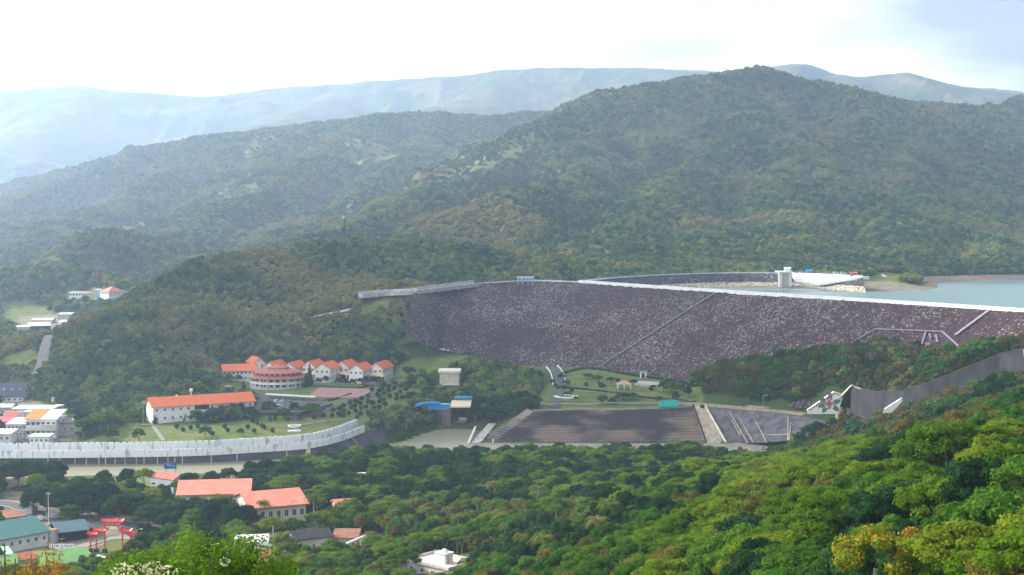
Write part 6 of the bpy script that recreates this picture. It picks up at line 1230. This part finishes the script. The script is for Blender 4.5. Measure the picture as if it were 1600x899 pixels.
near_tree([(-10,850),(14,856),(30,872)], 37, 260, 'single thin leafy twig reaching in at the bottom-left edge', 35, NEARM, .07)
for cx_, cy_, r_ in PCIRC: KEEPOUT.append([(cx_+r_*math.cos(a), cy_+r_*math.sin(a)) for a in [i*.785 for i in range(8)]])
OPENX = [([(640,545),(700,547),(780,550),(845,556),(895,575),(895,612),(850,614),(842,592),(806,581),(735,573),(640,562)],820,1100),([(98,456),(206,454),(206,474),(98,474)],1350,1700),([(455,862),(565,856),(560,880),(455,888)],400,570),([(385,812),(482,808),(482,832),(385,838)],500,600),([(230,764),(276,764),(276,790),(230,790)],560,660),([(0,690),(400,683),(560,660),(590,675),(620,712),(560,722),(350,752),(0,765)],600,800),
         ([(686,648),(740,640),(745,705),(640,712),(672,690)],720,870), ([(770,642),(1100,630),(1315,640),(1320,660),(1240,700),(1130,702),(740,705),(745,680)],680,880),
         ([(640,885),(735,880),(745,960),(630,960)],380,560),([(0,600),(52,598),(60,628),(100,640),(118,660),(122,694),(0,694)],640,1000)]
NTREES = 300
# ------------------------------------------------------------------ forest scatter
def scatter(y0, y1, sp, sc, seed, umax=.42):
    rng = np.random.default_rng(seed); xs = np.arange(-umax*y1, umax*y1, sp); yv = np.arange(y0, y1, sp*.9); X, Y = np.meshgrid(xs, yv)
    X = X+(rng.random(X.shape)-.5)*sp*.9; Y = Y+(rng.random(Y.shape)-.5)*sp*.9; w = (np.abs(X/Y) < umax) & (Y > y0) & (Y < y1)
    X, Y = X[w], Y[w]; return X, Y, sc*(.65+.6*rng.random(len(X)))
sb = scatter(560,870,3.3,.48,12,.46); _w = sb[0]/sb[1] > .12
sc2 = scatter(765,840,2.2,.45,14,.46); _w2 = (sc2[0]/sc2[1] > .13) & (sc2[0]/sc2[1] < .3)
bands = [(sc2[0][_w2],sc2[1][_w2],sc2[2][_w2]),(sb[0][_w],sb[1][_w],sb[2][_w]),scatter(60,560,5.6,.85,1,.46), scatter(560,1500,5.9,.86,2,.43), scatter(1500,2500,8.2,1.15,3), scatter(2500,4400,9.6,1.25,4)]
TX = np.concatenate([b[0] for b in bands]); TY = np.concatenate([b[1] for b in bands]); TS = np.concatenate([b[2] for b in bands]); TZ = sample_h(TX, TY)
tpx, tpy = topx(TX, TY, TZ)
OPEN = LAWN+DIRT+OPENX
keep = np.ones(len(TX), bool)
for poly, a, b in OPEN: keep &= ~(in_poly(tpx, tpy, poly) & (TY > a) & (TY < b))
for poly in KEEPOUT: keep &= ~in_poly(TX, TY, poly)                # footprints in world metres
D, _ = seg_dist(TX, TY, RIVER); keep &= (D > np.where(TY > 728, 15, 27))
keep &= ~((TZ < LAKE_Z+3) & (TX > 40) & (TY > 860) & (TY < 1600) & (TX/TY > .02))
keep &= ~((TZ < -1.5))
keep &= dam_top(TX, TY) < TZ+.6
for pts, w_ in ROADS: D, _ = seg_dist(TX, TY, pts); keep &= D > w_+2.5
# keep crowns of the near spur below the spillway wall seen over them
_lx = [1100,1240,1310,1340,1380,1420,1450,1500,1560,1640]; _ly = [690,690,668,650,641,631,611,599,585,571]
_tt = topx(TX, TY, TZ+8.2*TS)[1]; _al = np.clip((tpy-np.interp(tpx, _lx, _ly))*TY/(8.2*F), 0, 9); _z = (tpx > 1240) & (TY < 690); keep &= ~(_z & (_al < .22)); TS = np.where(_z, np.minimum(TS, np.maximum(_al, .22)), TS)
for poly, a, b in SUNLIT_BARE: keep &= ~(in_poly(tpx, tpy, poly) & (TY > a) & (TY < b) & (RNG.random(len(TX)) < .74))
# occlusion raster, near to far
o = np.argsort(TY); vis = np.zeros(len(TX)); Q = 3.0; ras = np.zeros((int(900/Q)+2, int(1700/Q)+2), bool)
# terrain line of sight
def los(X, Y, Z, extra=2.0):
    ok = np.ones(len(X), bool)
    for t in np.linspace(.05, .985, 70):
        x, y = X*t, Y*t; g_ = y > 5; h = np.where(g_, sample_h(np.where(g_, x, 0), np.where(g_, y, 5)), 0); h = np.maximum(h, dam_top(x, y)); ok &= (CZ+(Z-CZ)*t > h-.5+extra*0)
    return ok
seen = los(TX, TY, TZ+7*TS)
wpx = 8.0*TS*F/TY
cx, cyy = topx(TX, TY, TZ+4.6*TS)
for i in o:
    if not (keep[i] and seen[i]): continue
    r = wpx[i]/2; x0, x1 = int((cx[i]-r)/Q)+8, int((cx[i]+r)/Q)+9; y0, y1 = int((cyy[i]-r*.7)/Q), int((cyy[i]+r*.6)/Q)+1
    x0, x1, y0, y1 = max(x0,0), min(x1, ras.shape[1]), max(y0,0), min(y1, ras.shape[0])
    if x1 <= x0 or y1 <= y0: continue
    s_ = ras[y0:y1, x0:x1]; vis[i] = (s_.size-s_.sum())*(1 if -20 < cx[i] < 1620 and cyy[i] < 915 else .0)+.01; s_[:] = True
good = keep & seen & (vis > 0)
# kinds by place
kn = fbm(TX/38, TY/38, 3, 77); k2 = fbm(TX/14, TY/14, 2, 5); rr_ = RNG.random(len(TX))
def kind_of(i):
    x, y = cx[i], cyy[i]; a = kn[i]+(rr_[i]-.5)*.35
    if x > 1090 and 600 < TY[i] < 870: return ('olive_tree','forest','bare_tree','olive_tree','green_broadleaf')[int(np.clip((a-.2)*8, 0, 4))]
    if TY[i] > 760: return 'forest'
    if x > 1080 and y < 700: return ('olive_tree','green_broadleaf','bare_tree','dark_broadleaf','olive_tree')[int(np.clip((a-.2)*8, 0, 4))]
    if x > 1150: return ('dark_broadleaf','bright_umbrella','green_broadleaf','bright_umbrella','olive_tree')[int(np.clip((a-.2)*8, 0, 4))]
    if y < 790: return ('dark_broadleaf','dark_broadleaf','bright_umbrella','dark_broadleaf','green_broadleaf')[int(np.clip((a-.2)*8, 0, 4))]
    return ('dark_broadleaf','green_broadleaf','olive_tree','green_broadleaf','bright_umbrella')[int(np.clip((a-.2)*8, 0, 4))]
cand = np.where(good & (vis >= 3) & (cx > -10) & (cx < 1610) & (cyy < 890) & (TY < 760))[0]
cand = cand[np.argsort(-vis[cand])][:NTREES]
LM = [((680,880),'the white flat-roofed house'),((490,850),'the cream house with dark roof'),((440,785),'the coral-roofed hall'),((1290,735),'the wooden power pole'),((1375,865),'the yellow-blossom tree'),
      ((1105,680),'the pale concrete chute'),((880,665),'the dark stone embankment'),((1220,655),'the spillway retaining slope'),((1390,640),'the white concrete slab'),((1540,575),'the dark channel wall'),((640,700),'the river bend'),((830,770),'the coconut palms'),((1000,800),'the dry copse')]
NICE = {'dark_broadleaf':('broadleaf_tree','dark blue-green broadleaf tree'),'green_broadleaf':('broadleaf_tree','mid-green leafy tree'),'bright_umbrella':('umbrella_tree','flat-topped yellow-green umbrella tree'),'olive_tree':('olive_green_tree','dry olive-brown leafy tree'),'bare_tree':('bare_tree','grey bare-branched tree'),'forest':('forest_tree','soft green woodland tree')}
for i in cand:
    k = kind_of(i); lm = min(LM, key=lambda l: math.hypot(l[0][0]-cx[i], (l[0][1]-cyy[i])*1.3)); dx, dy = cx[i]-lm[0][0], cyy[i]-lm[0][1]; dist = math.hypot(dx, dy)
    rel = ('beyond' if dy < 0 else 'in front of') if abs(dy) > abs(dx)*.7 else ('left of' if dx < 0 else 'right of')
    near = 'just ' if dist < 60 else ('well ' if dist > 150 else ''); sz = 'large ' if TS[i] > .95 else ('small ' if TS[i] < .7 else '')
    nm, ad = NICE[k]; s = TS[i]*1.06
    link_tree(k, nm, int(rr_[i]*97), (TX[i], TY[i], TZ[i]), (s, s, s*(.85+.4*k2[i])), rr_[i]*6.28, sz+ad+' '+near+rel+' '+lm[1], 'trees of the near hillside and valley wood')
used = np.zeros(len(TX), bool); used[cand] = True
rest = np.where(good & ~used)[0]
# undergrowth close to the viewer's slope, as one mass of low bushes
bx, by, bs = scatter(50, 620, 4.0, 1.0, 9, .44); _q = scatter(690, 860, 2.6, .75, 10, .4); _m = (_q[0]/_q[1] > .125) | ((_q[0]/_q[1] < -.05) & (_q[0]/_q[1] > -.11) & (_q[1] > 740)); _w3 = _m; bx, by, bs = [np.concatenate([a_, b_[_w3]]) for a_, b_ in zip((bx, by, bs), _q)]; bz = sample_h(bx, by); bqx, bqy = topx(bx, by, bz); kb = np.ones(len(bx), bool)
for poly, a, b in OPEN: kb &= ~(in_poly(bqx, bqy, poly) & (by > a) & (by < b))
for poly in KEEPOUT: kb &= ~in_poly(bx, by, poly)
for pts, w_ in ROADS: D, _ = seg_dist(bx, by, pts); kb &= D > w_+1
kb &= (dam_top(bx, by) < bz+.3) | (bz < 14); D, _ = seg_dist(bx, by, RIVER); kb &= (D > np.where(by > 728, 15, 27)); kb &= los(bx, by, bz+3); kb &= (bqx > -60) & (bqx < 1660) & (bqy < 980)
def instancer(name, X, Y, Z, Sc, K_, meshes, label):
    """points carrying a kind and a scale; geometry nodes set one of the shapes on each"""
    me = bpy.data.meshes.new(name); n = len(X); me.vertices.add(n); me.vertices.foreach_set('co', np.stack([X, Y, Z], -1).astype(np.float32).ravel())
    for an, ty, ar in (('ki','INT',K_),('sc','FLOAT',Sc),('rz','FLOAT',RNG.random(n)*6.28)):
        a = me.attributes.new(an, ty, 'POINT'); a.data.foreach_set('value', np.asarray(ar, np.int32 if ty == 'INT' else np.float32))
    ng = bpy.data.node_groups.new(name, 'GeometryNodeTree'); ng.interface.new_socket('Geometry', in_out='INPUT', socket_type='NodeSocketGeometry'); ng.interface.new_socket('Geometry', in_out='OUTPUT', socket_type='NodeSocketGeometry')
    N = ng.nodes.new; K = ng.links.new; gi = N('NodeGroupInput'); go = N('NodeGroupOutput'); ip = N('GeometryNodeInstanceOnPoints'); ip.inputs['Pick Instance'].default_value = True
    jn = N('GeometryNodeJoinGeometry')
    for m in reversed(meshes):
        po = bpy.data.objects.new(name+"_shape", m); oi = N('GeometryNodeObjectInfo'); oi.inputs['Object'].default_value = po; g2 = N('GeometryNodeGeometryToInstance')
        K(oi.outputs['Geometry'], g2.inputs[0]); K(g2.outputs[0], jn.inputs[0])
    def att(nm, ty):
        a = N('GeometryNodeInputNamedAttribute'); a.data_type = ty; a.inputs['Name'].default_value = nm; return a.outputs['Attribute']
    cx_ = N('ShaderNodeCombineXYZ'); K(att('rz','FLOAT'), cx_.inputs['Z']); er = N('FunctionNodeEulerToRotation'); K(cx_.outputs[0], er.inputs[0])
    K(gi.outputs[0], ip.inputs['Points']); K(jn.outputs[0], ip.inputs['Instance']); K(att('ki','INT'), ip.inputs['Instance Index']); K(er.outputs[0], ip.inputs['Rotation']); K(att('sc','FLOAT'), ip.inputs['Scale'])
    K(ip.outputs[0], go.inputs[0]); o = obj(name, me); md = o.modifiers.new('scatter', 'NODES'); md.node_group = ng
    return tag(o, label, kind='stuff')
PICK = ['forest']*5+['dark_broadleaf','green_broadleaf','bright_umbrella','olive_tree','bare_tree']; seq = {}
meshes = [c for c, _ in PROTO['forest']]
for k in ('dark_broadleaf','green_broadleaf','bright_umbrella','olive_tree','bare_tree'): seq[k] = len(meshes); meshes += [PROTO[k][0][0], PROTO[k][1][0]]
KI = []
for i in rest:
    k = kind_of(i)
    KI.append(int(rr_[i]*997) % 5 if k == 'forest' else seq[k]+int(rr_[i]*997) % 2)
instancer('forest', TX[rest], TY[rest], TZ[rest]-np.clip((TY[rest]-1200)/800, 0, 1)*2.6, TS[rest]*1.05, KI, meshes, 'dense forest covering the valley floor and the mountain slopes')
instancer('undergrowth', bx[kb], by[kb], bz[kb]-.2, bs[kb], (RNG.random(kb.sum())*3).astype(int), [c for c, _ in PROTO['bush']], 'low green undergrowth between the trees')
print("TREES", len(cand), "forest", len(rest), "bush", kb.sum())

# ------------------------------------------------------------------ cloud bank added out of view to shade the hills and the dam
def cloud_mat(name, tr):
    m = bpy.data.materials.new(name); m.use_nodes = True; t = m.node_tree; t.nodes.clear(); N = t.nodes.new; K = t.links.new
    o = N('ShaderNodeOutputMaterial'); d = N('ShaderNodeBsdfDiffuse'); d.inputs['Color'].default_value = (.9,.9,.92,1); l = N('ShaderNodeBsdfTranslucent'); l.inputs['Color'].default_value = (.9,.9,.92,1)
    a = N('ShaderNodeMixShader'); a.inputs[0].default_value = .5; K(d.outputs[0], a.inputs[1]); K(l.outputs[0], a.inputs[2]); tp = N('ShaderNodeBsdfTransparent'); b = N('ShaderNodeMixShader'); b.inputs[0].default_value = tr
    K(a.outputs[0], b.inputs[1]); K(tp.outputs[0], b.inputs[2]); K(b.outputs[0], o.inputs['Surface']); return m
CM = cloud_mat("shade_cloud", .65); parts = []; rng = np.random.default_rng(3)
k_ = 1/math.tan(_el)
for tx, ty, tz, rx, ry in ((560,2350,220,520,420),(60,1010,30,430,260),(-330,1120,60,200,170),(420,1480,90,260,120),(-150,1800,80,260,130)):
    cx_, cy_ = tx+math.sin(_az)*(1500-tz)*k_, ty+math.cos(_az)*(1500-tz)*k_
    for j in range(9):
        a = 6.28*rng.random(); q = .62*math.sqrt(rng.random()); s_ = .42+.25*rng.random(); parts.append(blob((cx_+rx*q*math.cos(a), cy_+ry*q*math.sin(a), 1500+rng.random()*40), (rx*s_, ry*s_, 55), rng, .3, 3)+(0,))
V, Fs, M = join(parts); tag(obj("shade_clouds", mesh_np("shade_clouds", V, Fs, [CM], smooth=True)), kind='stuff', label='unseen broken cloud bank added to shade the hills and dam')
